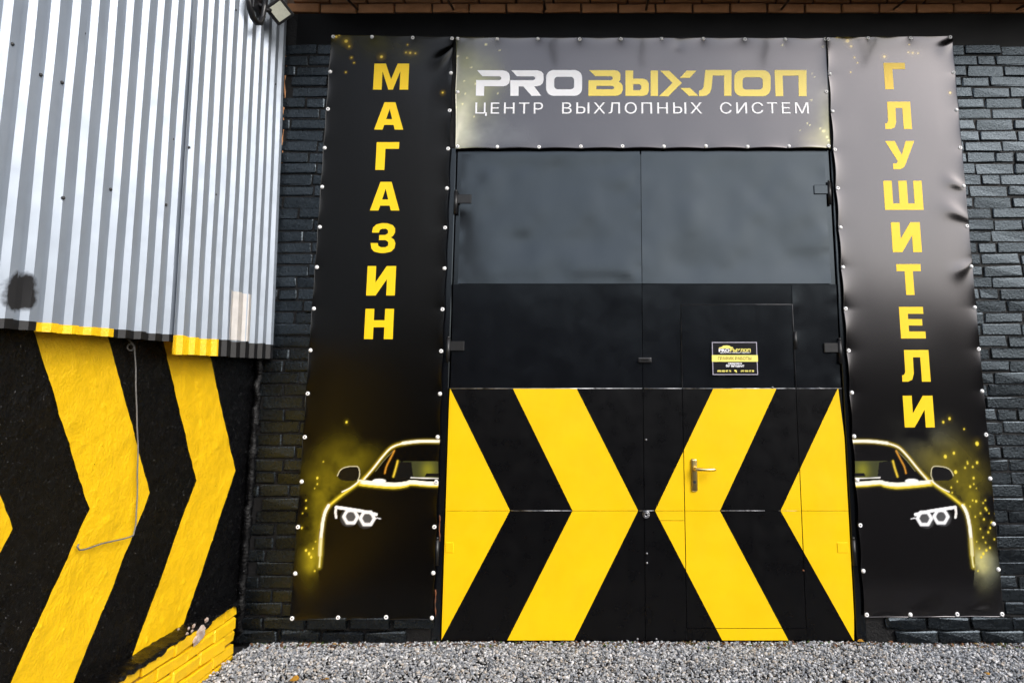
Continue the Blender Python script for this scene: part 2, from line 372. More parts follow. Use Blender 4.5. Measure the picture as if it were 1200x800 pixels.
# chevrons: clipped to each sheet, lying on it as a skin of paint
def clip(poly, x0, x1, z0, z1):
    def cut(P, f):
        out = []
        for i, a in enumerate(P):
            b = P[(i + 1) % len(P)]; fa, fb = f(a), f(b)
            if fa >= 0: out.append(a)
            if (fa >= 0) != (fb >= 0):
                t = fa / (fa - fb); out.append((a[0] + t * (b[0] - a[0]), a[1] + t * (b[1] - a[1])))
        return out
    for f in (lambda p: p[0] - x0, lambda p: x1 - p[0], lambda p: p[1] - z0, lambda p: z1 - p[1]):
        if len(poly) < 3: return []
        poly = cut(poly, f)
    return poly
def PT(*a): return [U(x, y, -.006) for x, y in a]
ARMS = {'L': [PT((527.5, 455), (597.7, 598), (517, 598)), PT((520, 598), (597.7, 598), (516.5, 751)),
              PT((601, 455), (675.6, 455), (747.8, 598), (671, 598)), PT((671, 598), (747.8, 598), (672, 751), (593.7, 751))],
        'R': [PT((836, 454.8), (910, 454.8), (843.5, 598), (767.5, 598)), PT((767.5, 598), (843.5, 598), (924.5, 751), (847, 751)),
              PT((982, 454), (1000, 598), (914.6, 598)), PT((914.6, 598), (1000, 598), (1000.6, 751))]}
def seg_clip(par, key, rects):
    for arm in ARMS[key]:
        for (x0, x1, z0, z1) in rects:
            P = clip(arm, x0, x1, z0, z1)
            if len(P) >= 3 and (max(p[0] for p in P) - min(p[0] for p in P)) > .004:
                bm = bmesh.new()
                top = [bm.verts.new((a, -.0092, b)) for a, b in P]; bot = [bm.verts.new((a, -.004, b)) for a, b in P]
                bm.faces.new(top); n = len(P)
                for i in range(n): bm.faces.new((top[i], top[(i + 1) % n], bot[(i + 1) % n], bot[i]))
                o = put('chevron_panel', bm_mesh('chevron_panel', bm), M['gate_yellow'], par)
seg_clip(leafL, 'L', [(-.920, CX - .0018, ZC + .0012, ZM - .001), (-.920, CX - .0018, .014, ZC - .0012)])
seg_clip(leafR, 'R', [(CX + .0018, WX0 - .0035, ZC + .0012, ZM - .001), (CX + .0018, WX0 - .0035, .69, ZC - .0012), (CX + .0018, WX0 - .0035, .014, .687),
                      (WX1 + .0035, 1.522, ZC + .0012, ZM - .001), (WX1 + .0035, 1.522, .014, ZC - .0012), (WX0 - .002, WX1 + .002, .014, WZ0 - .004)])
seg_clip(wick, 'R', [(WX0 + .0015, WX1 - .0015, ZC + .0012, ZM - .001), (WX0 + .0015, WX1 - .0015, WZ0, ZC - .0012)])
# added pale rods for the joint's highlight across the black stripes
for par, (pa, pb) in ((leafL, (599, 670)), (wick, (845, 896)), (leafR, (934, 912)), (leafR, (749, 766))):
    a, b = sorted((U(pa, 598)[0], U(pb, 598)[0]))
    if par is wick: b = min(b, WX1 - .004)
    if par is leafR and a > 1.2: a, b = WX1 + .004, U(913, 598)[0]
    if b - a < .02: continue
    bm = bmesh.new(); bm_tube(bm, [(a, -.006, ZC), (b, -.006, ZC)], .0026, 6); put('joint_strip', bm_mesh('joint_strip', bm, True), M['steel'], par)
for px, pya, pyb in ((515.5, 603, 634), (510.5, 690, 722), (1014, 600, 632)):
    (xa_, za_), (xb_, zb_) = U(px, pya), U(px, pyb)
    bm = bmesh.new(); bm_tube(bm, [(xa_ + (xb_ - xa_) * t + .002 * math.sin(9 * t), -.008, za_ + (zb_ - za_) * t) for t in np.linspace(0, 1, 9)], [.004 + .002 * math.sin(k * 2.3) for k in range(9)], 6)
    put('rust_or_brick_edge', bm_mesh('rust_or_brick_edge', bm, True), M['rust'], gate)
# hinges: strap on the leaf and a barrel on the post
def hinge(par, px, py, side, m):
    x, z = U(px, py); bm = bmesh.new()
    bm_tube(bm, [(x, -.012, z - .075), (x, -.012, z + .07)], .013, 10)
    bm_tube(bm, [(x, -.012, z + .07), (x, -.012, z + .085)], .009, 8)
    put('hinge_barrel', bm_mesh('hinge_barrel', bm, True), M['dark_metal'], par)
    a, b = sorted((x + side * .010, x + side * .10))
    if m == 'gate_yellow': a, b = max(a, -.914), min(b, 1.512)
    box('hinge_strap', a, b, -.0125 if m == 'gate_yellow' else -.014, .004, z - .005, z + .055, M[m], par, .003)
hinge(leafL, 534.5, 238, 1, 'dark_metal'); hinge(leafL, 525.5, 410, 1, 'dark_metal'); hinge(leafL, 512.5, 646, 1, 'gate_yellow')
hinge(leafR, 971.5, 227, -1, 'gate_paint'); hinge(leafR, 984, 412, -1, 'dark_metal'); hinge(leafR, 1000, 646, -1, 'gate_yellow')
x, z = U(931, 399)
bm = bmesh.new(); bm_tube(bm, [(x + .004, -.008, z - .055), (x + .004, -.008, z + .055)], .011, 8); put('hinge', bm_mesh('hinge', bm, True), M['dark_metal'], wick)
# latch over the meeting edge, lock cylinder, small bolts
x, z = U(755.5, 422)
bm = bmesh.new(); bm_box(bm, (x, -.012, z), (.085, .02, .034), .008, seg=2); bm_box(bm, (x, -.026, z + .006), (.05, .014, .010), .003)
put('latch', bm_mesh('latch', bm), M['dark_metal'], leafR)
x, z = U(757, 602)
bm = bmesh.new()
for (r0, yy) in ((.019, -.012), (.011, -.02)):
    pts = [(x + r0 * math.cos(t), yy, z + r0 * math.sin(t)) for t in np.linspace(0, 2 * math.pi, 15)]; bm_tube(bm, pts, .0045, 6)
put('lock_ring', bm_mesh('lock_ring', bm, True), M['steel'], leafR)
for px, py, c in ((758, 648, 'steel'), (758, 659, 'steel'), (757, 515, 'steel'), (747, 748, 'steel'), (769, 748, 'steel'), (941, 668, 'rust'), (905, 454, 'steel'), (960, 455, 'steel')):
    x, z = U(px, py); bm = bmesh.new(); bmesh.ops.create_uvsphere(bm, u_segments=8, v_segments=5, radius=.007)
    put('bolt', bm_mesh('bolt', bm, True), M[c], leafR, (x, -.007, z))
# door handle
x0, z0 = U(812.5, 537); x1, z1 = U(814, 575)
hx = (x0 + x1) / 2
bm = bmesh.new(); bm_box(bm, (hx, -.0155, (z0 + z1) / 2), (.036, .012, z0 - z1), .010, seg=3)
plate_o = put('handle_plate', bm_mesh('handle_plate', bm, True), M['chrome'], wick)
zl = U(812, 548)[1]
bm = bmesh.new(); bm_tube(bm, [(hx, -.02, zl), (hx, -.065, zl), (hx + .012, -.072, zl), (hx + .06, -.074, zl - .002), (hx + .115, -.070, zl - .002), (hx + .125, -.066, zl - .002)], [.011, .011, .011, .009, .010, .006], 10)
put('door_handle', bm_mesh('door_handle', bm, True), M['chrome'], wick)
bm = bmesh.new(); bm_tube(bm, [(hx, -.021, z1 + .055), (hx, -.024, z1 + .055)], .009, 12); put('keyhole', bm_mesh('keyhole', bm), M['screw'], wick)

# ------------------------------------------------------------------ printed banners
class Banner:
    def __init__(s, name, label, corners, y0, m_top, m_side, rows, cols, seed, amp=.010):
        s.y0 = y0; (s.tl, s.tr, s.br, s.bl) = [U(a, b, y0) for a, b in corners]; s.seed = seed; s.amp = amp
        s.rows, s.cols = rows, cols
        s.o = thing(name, label, 'banner', (s.bl[0] / 2 + s.br[0] / 2, y0, s.bl[1]))
    def pos(s, u, v):                  # v = 0 at the top
        tl, tr, br, bl = s.tl, s.tr, s.br, s.bl
        x = (tl[0] * (1 - u) + tr[0] * u) * (1 - v) + (bl[0] * (1 - u) + br[0] * u) * v
        z = (tl[1] * (1 - u) + tr[1] * u) * (1 - v) + (bl[1] * (1 - u) + br[1] * u) * v
        return x, z
    def bulge(s, u, v):
        Wd, Ht = s.tr[0] - s.tl[0], s.tl[1] - s.bl[1]
        eu, ev = np.minimum(u, 1 - u) * Wd, np.minimum(v, 1 - v) * Ht
        ph_v, ph_u = np.abs(np.sin(np.pi * v * s.rows)), np.abs(np.sin(np.pi * u * s.cols))
        am = .45 + 1.1 * vnoise(v * s.rows, u * 0 + 3.5 + np.floor(u * 2), s.seed)
        bm_ = .45 + 1.1 * vnoise(u * s.cols, v * 0 + 7.5 + np.floor(v * 2), s.seed + 4)
        d = s.amp * am * ph_v * np.exp(-eu / .035) + s.amp * 1.2 * bm_ * ph_u * np.exp(-ev / .03)
        big = .007 * (fbm(u * 2.2 * Wd + s.seed, v * 1.6 * Ht, s.seed + 9, 2) - .4)
        d = d + big * np.clip(np.minimum(eu, ev) / .15, 0, 1)
        for (cu, cv, du, dv, a, wd) in s.folds:      # creases pulled from a grommet
            px, pz = (u - cu) * Wd, (v - cv) * Ht; L = math.hypot(du, dv); du_, dv_ = du / L, dv / L
            t = px * du_ + pz * dv_; n = -px * dv_ + pz * du_
            d = d + a * np.exp(-(n / (wd + .25 * np.abs(t))) ** 2) * np.exp(-(t / L - .4) ** 2 * 6) 
        return -d
    def build(s, folds, ulist, vlist, paint, grom, vinyl=None):
        s.folds = folds; Wd, Ht = s.tr[0] - s.tl[0], s.tl[1] - s.bl[1]
        u, v = np.meshgrid(ulist, vlist); nu, nv = len(ulist), len(vlist)
        x, z = s.pos(u, v); y = s.y0 + s.bulge(u, v)
        # the hem pulls in a little between grommets
        x = x + (.006 * np.abs(np.sin(np.pi * v * s.rows)) * (np.exp(-u * Wd / .02) - np.exp(-(1 - u) * Wd / .02)))
        z = z - .004 * np.abs(np.sin(np.pi * u * s.cols)) * (np.exp(-v * Ht / .02) - np.exp(-(1 - v) * Ht / .02))
        V = np.stack([x, y, z], -1).reshape(-1, 3)
        ring = list(range(nu)) + [nu * j + nu - 1 for j in range(1, nv)] + [nu * (nv - 1) + k for k in range(nu - 2, -1, -1)] + [nu * j for j in range(nv - 2, 0, -1)]
        P2 = V[ring].copy(); P2[:, 1] += .004; n = len(ring); k = np.arange(n); k2 = (k + 1) % n; rg = np.array(ring)
        Fs = np.stack([rg[k], len(V) + k, len(V) + k2, rg[k2]], -1)
        Fq = np.concatenate([grid_faces(nu, nv)[:, ::-1], Fs])
        c = np.concatenate([paint(x, z).reshape(-1, 3), np.full((n, 3), .012)])
        me = np_mesh('sheet', np.concatenate([V, P2]), Fq)
        at = me.color_attributes.new('print', 'FLOAT_COLOR', 'POINT')
        at.data.foreach_set('color', np.concatenate([c, np.ones((len(c), 1))], 1).astype(np.float32).ravel())
        s.sheet = put('vinyl_sheet', me, vinyl or M['vinyl'], s.o)
        for (gu, gv) in grom:
            mx, mz = .014 / Wd, .014 / Ht
            gu2, gv2 = min(max(gu, mx), 1 - mx), min(max(gv, mz), 1 - mz)
            px, pz = s.pos(gu2, gv2); yy = s.y0 + float(s.bulge(np.array([gu2]), np.array([gv2]))[0])
            put('grommet', random.choice(GROM), None, s.o, (px + random.uniform(-.003, .003), yy - .001, pz + random.uniform(-.003, .003)))
    def y_at(s, x, z):
        v = (s.tl[1] - z) / (s.tl[1] - s.bl[1]); l = s.tl[0] * (1 - v) + s.bl[0] * v; r = s.tr[0] * (1 - v) + s.br[0] * v
        return float(s.bulge(np.array([(x - l) / (r - l)]), np.array([v]))[0])
def grommet_mesh(hole):
    bm = bmesh.new(); n = 12; prof = [(.0, -.003), (.004, -.003), (.0075, -.006), (.0112, -.005), (.0130, 0)] if hole else [(.0, -.009), (.007, -.008), (.0108, -.005), (.0130, 0)]
    rings = [[bm.verts.new((r * math.cos(2 * math.pi * k / n), y, r * math.sin(2 * math.pi * k / n))) for k in range(n)] for r, y in prof[1:]]
    c = bm.verts.new((0, prof[0][1], 0)); cf = []
    for k in range(n): cf.append(bm.faces.new((c, rings[0][k], rings[0][(k + 1) % n])))
    for A, B in zip(rings, rings[1:]):
        for k in range(n): bm.faces.new((A[k], B[k], B[(k + 1) % n], A[(k + 1) % n]))
    if hole:
        for f in cf: f.material_index = 1
    me = bm_mesh('grommet', bm, True); me.materials.append(M['white_cap']); me.materials.append(M['screw']); return me
GROM = [grommet_mesh(False), grommet_mesh(True)]
def ring_grom(rows, cols, top=True, bottom=True):
    g = [(u, v / rows) for u in (0, 1) for v in range(0, rows + 1)]
    g += [(u / cols, v) for v in (0, 1) for u in range(1, cols)]
    return g

# --- what is printed on the side banners (drawn in metres on the sheet)
BLK = np.array([.0007, .0006, .0006])
def dist_poly(x, z, pts):
    d = np.full(x.shape, 9.0)
    for (a, b), (c, e) in zip(pts, pts[1:]):
        vx, vz = c - a, e - b; L2 = vx * vx + vz * vz + 1e-12
        t = np.clip(((x - a) * vx + (z - b) * vz) / L2, 0, 1)
        d = np.minimum(d, np.hypot(x - a - t * vx, z - b - t * vz))
    return d
def inside(x, z, pts):
    r = np.zeros(x.shape, bool); n = len(pts)
    for i in range(n):
        (a, b), (c, e) = pts[i], pts[(i + 1) % n]
        if b == e: continue
        r ^= ((b > z) != (e > z)) & (x < (c - a) * (z - b) / (e - b) + a)
    return r
def smooth_path(pts, n=6):
    P = [pts[0]] + list(pts) + [pts[-1]]; out = []
    for i in range(1, len(P) - 2):
        for k in range(n):
            t = k / n; q = []
            for j in (0, 1):
                a, b, c, d = P[i - 1][j], P[i][j], P[i + 1][j], P[i + 2][j]
                q.append(.5 * (2 * b + (c - a) * t + (2 * a - 5 * b + 4 * c - d) * t * t + (3 * b - a - 3 * c + d) * t ** 3))
            out.append(tuple(q))
    return out + [tuple(pts[-1])]
def PXL(pts): return [U(a, b, -.03) for a, b in pts]
def car_paint(mirror, extra_sparks):
    """the glowing half of a car; mirror = x-axis of the reflection for the right-hand banner"""
    def paint(x0, z):
        x = (mirror - x0) if mirror is not None else x0
        C = np.empty(x.shape + (3,)); C[:] = BLK
        def over(mask, col):
            m = np.clip(mask, 0, 1)[..., None]; C[:] = C * (1 - m) + np.array(col) * m
        def add(mask, col): C[:] = C + np.clip(mask, 0, 9)[..., None] * np.array(col)
        # printed smoke
        n = fbm(x * 5 + 3, z * 5, 31, 5); n = np.clip((n - .25) * 2.4, 0, 1.4)
        for (px, py, rx, rz, a) in ((398, 548, .13, .14, .16), (384, 575, .10, .13, .24), (374, 605, .09, .16, .27), (369, 645, .055, .12, .42), (425, 530, .10, .07, .10), (366, 662, .04, .04, .35)):
            cx, cz = U(px, py); add(a * 1.35 * n * np.exp(-((x - cx) / rx) ** 2 - ((z - cz) / rz) ** 2), (.62, .50, .02))
        if mirror is not None:
            cx, cz = U(430, 515); add(.10 * n * np.exp(-((x - cx) / .16) ** 2 - ((z - cz) / .12) ** 2), (.50, .52, .40))
            cx, cz = U(366, 660); add(.8 * n * np.exp(-((x - cx) / .07) ** 2 - ((z - cz) / .08) ** 2), (.52, .56, .42))
        # body: black silhouette
        body = PXL([(518, 515), (490, 515), (468, 518), (455, 523), (424, 562), (408, 573), (386, 592), (379, 601), (374, 620), (372, 660), (376, 700), (518, 700)])
        ins = inside(x, z, body); over(ins * 1.0, (.0008, .0006, .0006))
        sc = U(519, 560)[0]
        inb = x < sc + .001
        # rear window and cabin
        rw = PXL([(468, 540), (514, 540), (518, 545), (518, 561), (480, 561), (470, 552)]); over(inside(x, z, rw) * .9, (.055, .060, .022))
        n2 = np.exp(-((x - U(503, 550)[0]) / .04) ** 2 - ((z - U(503, 550)[1]) / .05) ** 2); add(inside(x, z, rw) * n2, (.16, .15, .0))
        over(inside(x, z, PXL([(466, 543), (470, 540.5), (482, 541), (484, 556), (485, 562), (463, 562)])) * 1., (.005, .005, .005))
        over(inside(x, z, PXL([(500, 554), (518, 554), (518, 558), (498, 558)])) * 1., (.006, .006, .006))
        def line(pts, wd, col, glow=0, gcol=(.75, .55, .02), soft=.0022, sm=True):
            P = PXL(pts); P = smooth_path(P) if sm else P
            sel = (x > min(p[0] for p in P) - .12) & (x < max(p[0] for p in P) + .12) & (z > min(p[1] for p in P) - .12) & (z < max(p[1] for p in P) + .12)
            d = np.full(x.shape, 9.); d[sel] = dist_poly(x[sel], z[sel], P); dd = d
            if glow: over(.85 * np.exp(-(dd / glow) ** 2) * (x < sc + .004), gcol)
            over(np.clip((wd - dd) / soft + .5, 0, 1), col)
        CR, YE, WH = (.93, .88, .74), (.80, .62, .05), (.90, .89, .86)
        line([(518, 517), (492, 517), (472, 519.5), (459, 524), (449, 534), (437, 549), (425, 562)], .0035, YE, .010)
        line([(518, 516.8), (492, 516.8), (472, 519)], .0085, CR, .009, (.5, .38, .08))
        line([(472, 519), (459, 524), (449, 534), (437, 549), (427, 561)], .0045, CR)
        line([(461, 528), (451, 538), (440, 552)], .0015, (.25, .23, .1))
        line([(462, 528), (458, 536), (453, 546), (451, 554)], .004, (.55, .25, .03), .006, (.3, .12, .0))
        line([(466, 540), (464, 548), (461, 558)], .004, (.75, .52, .05), .006)
        line([(422, 567), (440, 569), (462, 570.5), (476, 568.5), (482, 566.5), (500, 568), (518, 568.5)], .009, YE, .011, (.55, .43, .02))
        line([(421, 564), (440, 566), (462, 567.5), (476, 566), (482, 564.5), (500, 566), (518, 566.5)], .0115, CR)
        line([(516, 566), (517, 578), (516, 584)], .003, CR)
        line([(421, 565), (410, 573), (399, 581), (387, 591), (381.5, 598)], .0055, YE, .011, (.55, .43, .02))
        line([(420, 564), (411, 571), (401, 576)], .0035, CR)
        line([(385, 592), (381, 600), (378, 613), (376, 632), (375, 650)], .0095, CR, .013, (.50, .38, .03))
        line([(376, 632), (375, 655), (374, 664)], .004, (.8, .75, .35), .012, (.5, .4, .03))
        line([(481.5, 559.3), (500, 560), (518, 560.3)], .0028, WH)
        bx, bz = U(446, 562.5); over(np.clip((1 - np.hypot((x - bx) / .045, (z - bz) / .015)) * 6, 0, 1), WH)
        mir = PXL(smooth_path([(396, 558), (398, 552), (404, 547.5), (414, 546), (421, 548), (421.5, 556), (419, 562), (406, 563), (398, 561), (396, 558)]))
        over(inside(x, z, mir) * 1., (.004, .004, .004))
        line([(395.5, 557), (398.5, 551), (404, 547.5), (414, 546), (420, 547.5), (421.5, 556), (419.5, 562)], .0022, (.72, .66, .42))
        # headlight
        line([(394, 594), (408, 596), (424, 598.5), (441, 602.5)], .009, (.9, .9, .92), sm=False)
        line([(394, 594), (393, 600), (394, 606)], .007, (.85, .82, .78), sm=False)
        for hx_, hz_ in ((411, 605), (430.5, 607)):
            hc = [(hx_ + 8.2 * math.cos(a), hz_ + 8.2 * math.sin(a)) for a in np.arange(0, 361, 60) * math.pi / 180]
            hxw, hzw = U(hx_, hz_); over(.16 * np.exp(-(np.hypot(x - hxw, z - hzw) / .05) ** 4) * (np.hypot(x - hxw, z - hzw) < .055), (.5, .5, .52))
            line(hc, .0095, (.90, .90, .92), sm=False, soft=.006)
            hc = [(hx_ + 5.2 * math.cos(a), hz_ + 5.2 * math.sin(a)) for a in np.arange(0, 361, 30) * math.pi / 180]
            line(hc, .0014, (.16, .16, .17))
        line([(439, 608), (442, 606.5), (446, 607.5)], .003, (.75, .75, .78), sm=False)
        # sparks
        for (px, py, r) in SPARK + extra_sparks:
            cx, cz = U(px, py); sel = (np.abs(x - cx) < .05) & (np.abs(z - cz) < .05)
            if not sel.any(): continue
            d = np.hypot(x[sel] - cx, (z[sel] - cz) * .8); k = np.clip((r - d) / .003 + .5, 0, 1)[:, None]
            gl = .25 * np.exp(-(d / (r * 2.2)) ** 2)[:, None]; r = r * .85
            C[sel] = (C[sel] + gl * np.array((.30, .22, .0))) * (1 - k) + k * np.array((.88, .70, .06))
        # the sparks and haze along the top are the same on both banners
        dx = 0.0 if mirror is None else -(U(979, 45)[0] - U(396, 45)[0]); xt = x0 + dx
        n3 = np.clip((fbm(xt * 6, z * 6, 77, 4) - .2) * 2, 0, 1.3)
        for (px, py, rx, rz, a) in ((400, 45, .10, .10, .10), (445, 52, .14, .10, .075), (480, 62, .10, .08, .05)):
            cx, cz = U(px, py); add(a * n3 * np.exp(-((xt - cx) / rx) ** 2 - ((z - cz) / rz) ** 2), (.55, .50, .05))
        for (px, py, r) in TOPSPARK:
            cx, cz = U(px, py); sel = (np.abs(xt - cx) < .05) & (np.abs(z - cz) < .05)
            if not sel.any(): continue
            d = np.hypot(xt[sel] - cx, z[sel] - cz); k = np.clip((r - d) / .003 + .5, 0, 1)[:, None]
            gl = .4 * np.exp(-(d / (r * 2.4)) ** 2)[:, None]
            C[sel] = (C[sel] + gl * np.array((.45, .28, .0))) * (1 - k) + k * np.array((.90, .66, .08))
        return np.clip(C, 0, .9)
    return paint
SPARK = [(374, 559, .006), (374, 566, .004), (371, 571, .003), (361, 585, .004), (361, 594, .005), (356, 617, .005), (361, 643, .006), (364.5, 647, .007), (367, 651, .006), (371, 667, .004), (369, 641, .004), (357, 600, .003), (408, 494, .006), (372, 633, .003), (381, 540, .003)]
TOPSPARK = [(396, 46, .008), (399.5, 44, .006), (407.5, 51, .011), (411, 57, .007), (413.5, 70, .005), (416.5, 76, .004), (448.5, 69, .009), (407, 87, .004), (479, 55, .004), (477, 64, .005), (482, 64.5, .007), (488, 65, .005), (520, 111, .006)]
rs = random.Random(4)
RSPARK = []                            # the right banner shows a denser shower beside its car (mirrored into car space)
def to_mirror(px, py):                 # right-banner photo pixel -> the same height on the left print
    x, z = U(px, py); return MIR - x, z
MIR = .585
_raw = [(1110, 490, .007), (1127, 502, .004), (1142, 519, .010), (1105, 534, .009), (1115, 530, .007), (1117, 552, .009), (1131, 542, .005), (1128, 547, .005), (1137, 546, .005), (1142, 541, .007),
        (1134, 569, .006), (1112, 570, .005), (1113, 576, .004), (1119, 563, .004), (1127, 590, .005), (1134, 592, .004), (1141, 586, .006), (1149, 588, .004), (1153, 596, .005), (1150, 607, .005),
        (1159, 611, .006), (1146, 618, .004), (1155, 622, .005), (1149, 628, .004), (1163, 600, .004), (1157, 640, .005), (1146, 600, .005), (1162, 630, .004), (1140, 604, .004), (1152, 634, .004), (1137, 585, .004)]
def inv_px(x, z):                      # facade point -> photo pixel
    dx, dy, dz = x, D, z - H; yc = dy * CP + dz * SP; zc = -dy * SP + dz * CP
    return PX + F * dx / yc, PY - F * zc / yc
for px, py, r in _raw:
    a, b = to_mirror(px, py); q = inv_px(a, b); RSPARK.append((q[0], q[1], r))

def lin(a, b, step): return np.linspace(a, b, max(2, int(round((b - a) / step)) + 1))
def vrows(Ht, top, bot):               # fine rows where there is fine print, coarse between
    return np.unique(np.concatenate([lin(0, top / Ht, .004 / Ht), lin(top / Ht, 1 - bot / Ht, .016 / Ht), lin(1 - bot / Ht, 1, .004 / Ht)]))
ul = lin(0, 1, .004 / .84)
bl = Banner('side_banner', 'tall black banner left of the gate with yellow letters МАГАЗИН', ((388, 41), (532.5, 43), (508.5, 726), (339, 727)), -.030, 0, 0, 14, 3, 2, .006)
bl.build([(1.0, .02, -.14, .16, .012, .010), (1.0, .04, -.05, .35, .008, .012)], ul, vrows(3.7, .42, 1.32), car_paint(None, []), ring_grom(14, 3), M['vinyl_satin'])
br = Banner('side_banner', 'tall black banner right of the gate with yellow letters ГЛУШИТЕЛИ', ((967.5, 44), (1116, 42), (1177, 722), (1012.5, 723)), -.030, 0, 0, 14, 3, 5, .006)
br.build([(1., .29, -.16, -.09, .006, .016), (1., .345, -.20, -.12, .006, .018), (1., .01, -.12, .10, .006, .016), (1., .42, -.15, .10, .006, .012), (.78, .992, .22, .004, .007, .02), (.35, .99, .25, .0, .006, .02)], ul, vrows(3.7, .42, 1.32), car_paint(MIR, RSPARK), ring_grom(14, 3))
def top_paint(x, z):
    C = np.empty(x.shape + (3,)); C[:] = (.016, .016, .018)
    n = np.clip((fbm(x * 4.5, z * 5.5, 12, 5) - .22) * 2.2, 0, 1.5)
    for (px, py, rx, rz, a, col) in ((548, 105, .16, .32, .20, (.50, .52, .16)), (538, 150, .10, .25, .34, (.62, .60, .42)), (570, 160, .22, .10, .12, (.50, .55, .55)), (566, 90, .12, .16, .13, (.48, .50, .10)),
                                     (972, 150, .07, .20, .38, (.60, .58, .22)), (955, 110, .12, .2, .06, (.5, .55, .5)), (960, 165, .10, .08, .22, (.60, .55, .22))):
        cx, cz = U(px, py); C += (1.6 * a * n * np.exp(-((x - cx) / rx) ** 2 - ((z - cz) / rz) ** 2))[..., None] * np.array(col)
    for (px, py, r) in ((570, 54, .008), (586, 61, .005), (537, 68, .006), (548, 70, .006), (553, 81, .006), (545, 97, .005), (537, 111, .006), (546, 112, .005), (543, 124, .006), (536, 128, .004), (558, 100, .006), (556, 138, .004),
                        (584, 111, .004), (916, 55, .007), (951, 88, .004), (953, 92, .004), (949.5, 119, .005), (948, 148, .004), (937, 154, .003), (964, 155, .010), (960, 152, .006), (968, 162, .009), (970, 166, .008), (945, 146, .004), (963, 57, .004)):
        cx, cz = U(px, py); d = np.hypot(x - cx, z - cz); k = np.clip((r - d) / .005 + .5, 0, 1)[..., None]; C = C * (1 - k) + k * np.array((.85, .78, .35))
    return np.clip(C, 0, .85)
bt = Banner('top_banner', 'wide grey banner over the gate with white and yellow logo lettering', ((534, 43.5), (969, 44), (973.5, 174), (533.5, 174.5)), -.022, 0, 0, 2, 9, 9, .006)
bt.build([(.0, .9, .06, -.5, .010, .006), (.6, .02, .0, .12, -.002, .03)], lin(0, 1, .007 / 2.1), lin(0, 1, .007 / .75), top_paint, ring_grom(2, 9) + [(0, .25), (1, .3), (1, .66)][:0])

# --- lettering
GL = {
 'М': [[(0, 0), (0, 1), (.33, 1), (.5, .40), (.67, 1), (1, 1), (1, 0), (.755, 0), (.755, .70), (.565, 0), (.435, 0), (.245, .70), (.245, 0)]],
 'А': [[(0, 0), (.31, 1), (.69, 1), (1, 0), (.71, 0), (.66, .17), (.34, .17), (.29, 0)], [(.395, .38), (.5, .76), (.605, .38)]],
 'Г': [[(0, 0), (0, 1), (1, 1), (1, .76), (.40, .76), (.40, 0)]],
 'З': [[(0, .33), (.29, .33), (.31, .24), (.42, .19), (.6, .19), (.71, .25), (.71, .36), (.6, .43), (.33, .43), (.33, .6), (.58, .6), (.68, .66), (.68, .75), (.6, .81), (.44, .81), (.34, .77), (.31, .68), (.03, .68), (.06, .85), (.2, .96), (.45, 1), (.65, .99), (.86, .93), (.96, .82), (.96, .68), (.9, .58), (.8, .52), (.94, .45), (1, .32), (.97, .16), (.85, .05), (.6, 0), (.4, 0), (.15, .05), (.04, .15)]],
 'И': [[(0, 0), (0, 1), (.30, 1), (.30, .44), (.67, 1), (1, 1), (1, 0), (.70, 0), (.70, .56), (.33, 0)]],
 'Н': [[(0, 0), (0, 1), (.31, 1), (.31, .62), (.69, .62), (.69, 1), (1, 1), (1, 0), (.69, 0), (.69, .39), (.31, .39), (.31, 0)]],
 'Л': [[(0, 0), (0, .2), (.08, .22), (.12, .3), (.13, 1), (1, 1), (1, 0), (.69, 0), (.69, .77), (.43, .77), (.42, .25), (.35, .06), (.2, 0)]],
 'У': [[(0, 1), (.33, 1), (.54, .5), (.71, 1), (1, 1), (.66, .2), (.58, .06), (.45, 0), (.22, 0), (.22, .2), (.34, .2), (.39, .28)]],
 'Ш': [[(0, 0), (0, 1), (.22, 1), (.22, .22), (.39, .22), (.39, 1), (.61, 1), (.61, .22), (.78, .22), (.78, 1), (1, 1), (1, 0)]],
 'Т': [[(.33, 0), (.33, .77), (0, .77), (0, 1), (1, 1), (1, .77), (.67, .77), (.67, 0)]],
 'Е': [[(0, 0), (0, 1), (.97, 1), (.97, .78), (.34, .78), (.34, .61), (.9, .61), (.9, .41), (.34, .41), (.34, .22), (1, .22), (1, 0)]],
}
def word(ban, items, xc):
    for ch, cx, cy, wpx, hpx in items:
        x0, z1 = U(cx - wpx / 2, cy - hpx / 2, -.03); x1, z0 = U(cx + wpx / 2, cy + hpx / 2, -.03)
        wd = U(cx + wpx / 2, cy, -.03)[0] - U(cx - wpx / 2, cy, -.03)[0]; x0 = xc - wd / 2
        yy = min(ban.y_at(x0 + a * wd, z0 + b * (z1 - z0)) for a in (0, .5, 1) for b in (0, .5, 1))
        flat('letter', [[(x0 + a * wd, z0 + b * (z1 - z0)) for a, b in c] for c in GL[ch]], ban.y0 - .0012, M['ink_yellow'], ban.o, fn=ban.y_at)
word(bl, [('М', 459, 90, 41, 30.5), ('А', 455.5, 136, 34, 32), ('Г', 454.5, 183, 26.5, 32.5), ('А', 451, 230, 34.5, 33.5), ('З', 449, 279, 29, 35), ('И', 446, 329, 33.5, 34.5), ('Н', 443, 379.5, 33.5, 35.5)], -1.372)
word(br, [('Г', 1047, 89.5, 25, 31), ('Л', 1050.5, 135.5, 31, 32), ('У', 1053, 182, 34, 33), ('Ш', 1057, 229, 45, 34), ('И', 1061, 278, 34, 35), ('Т', 1064, 327.5, 28.5, 36), ('Е', 1069, 378, 29, 37), ('Л', 1073, 428.5, 33, 37), ('И', 1077.5, 482, 35, 37)], 1.981)
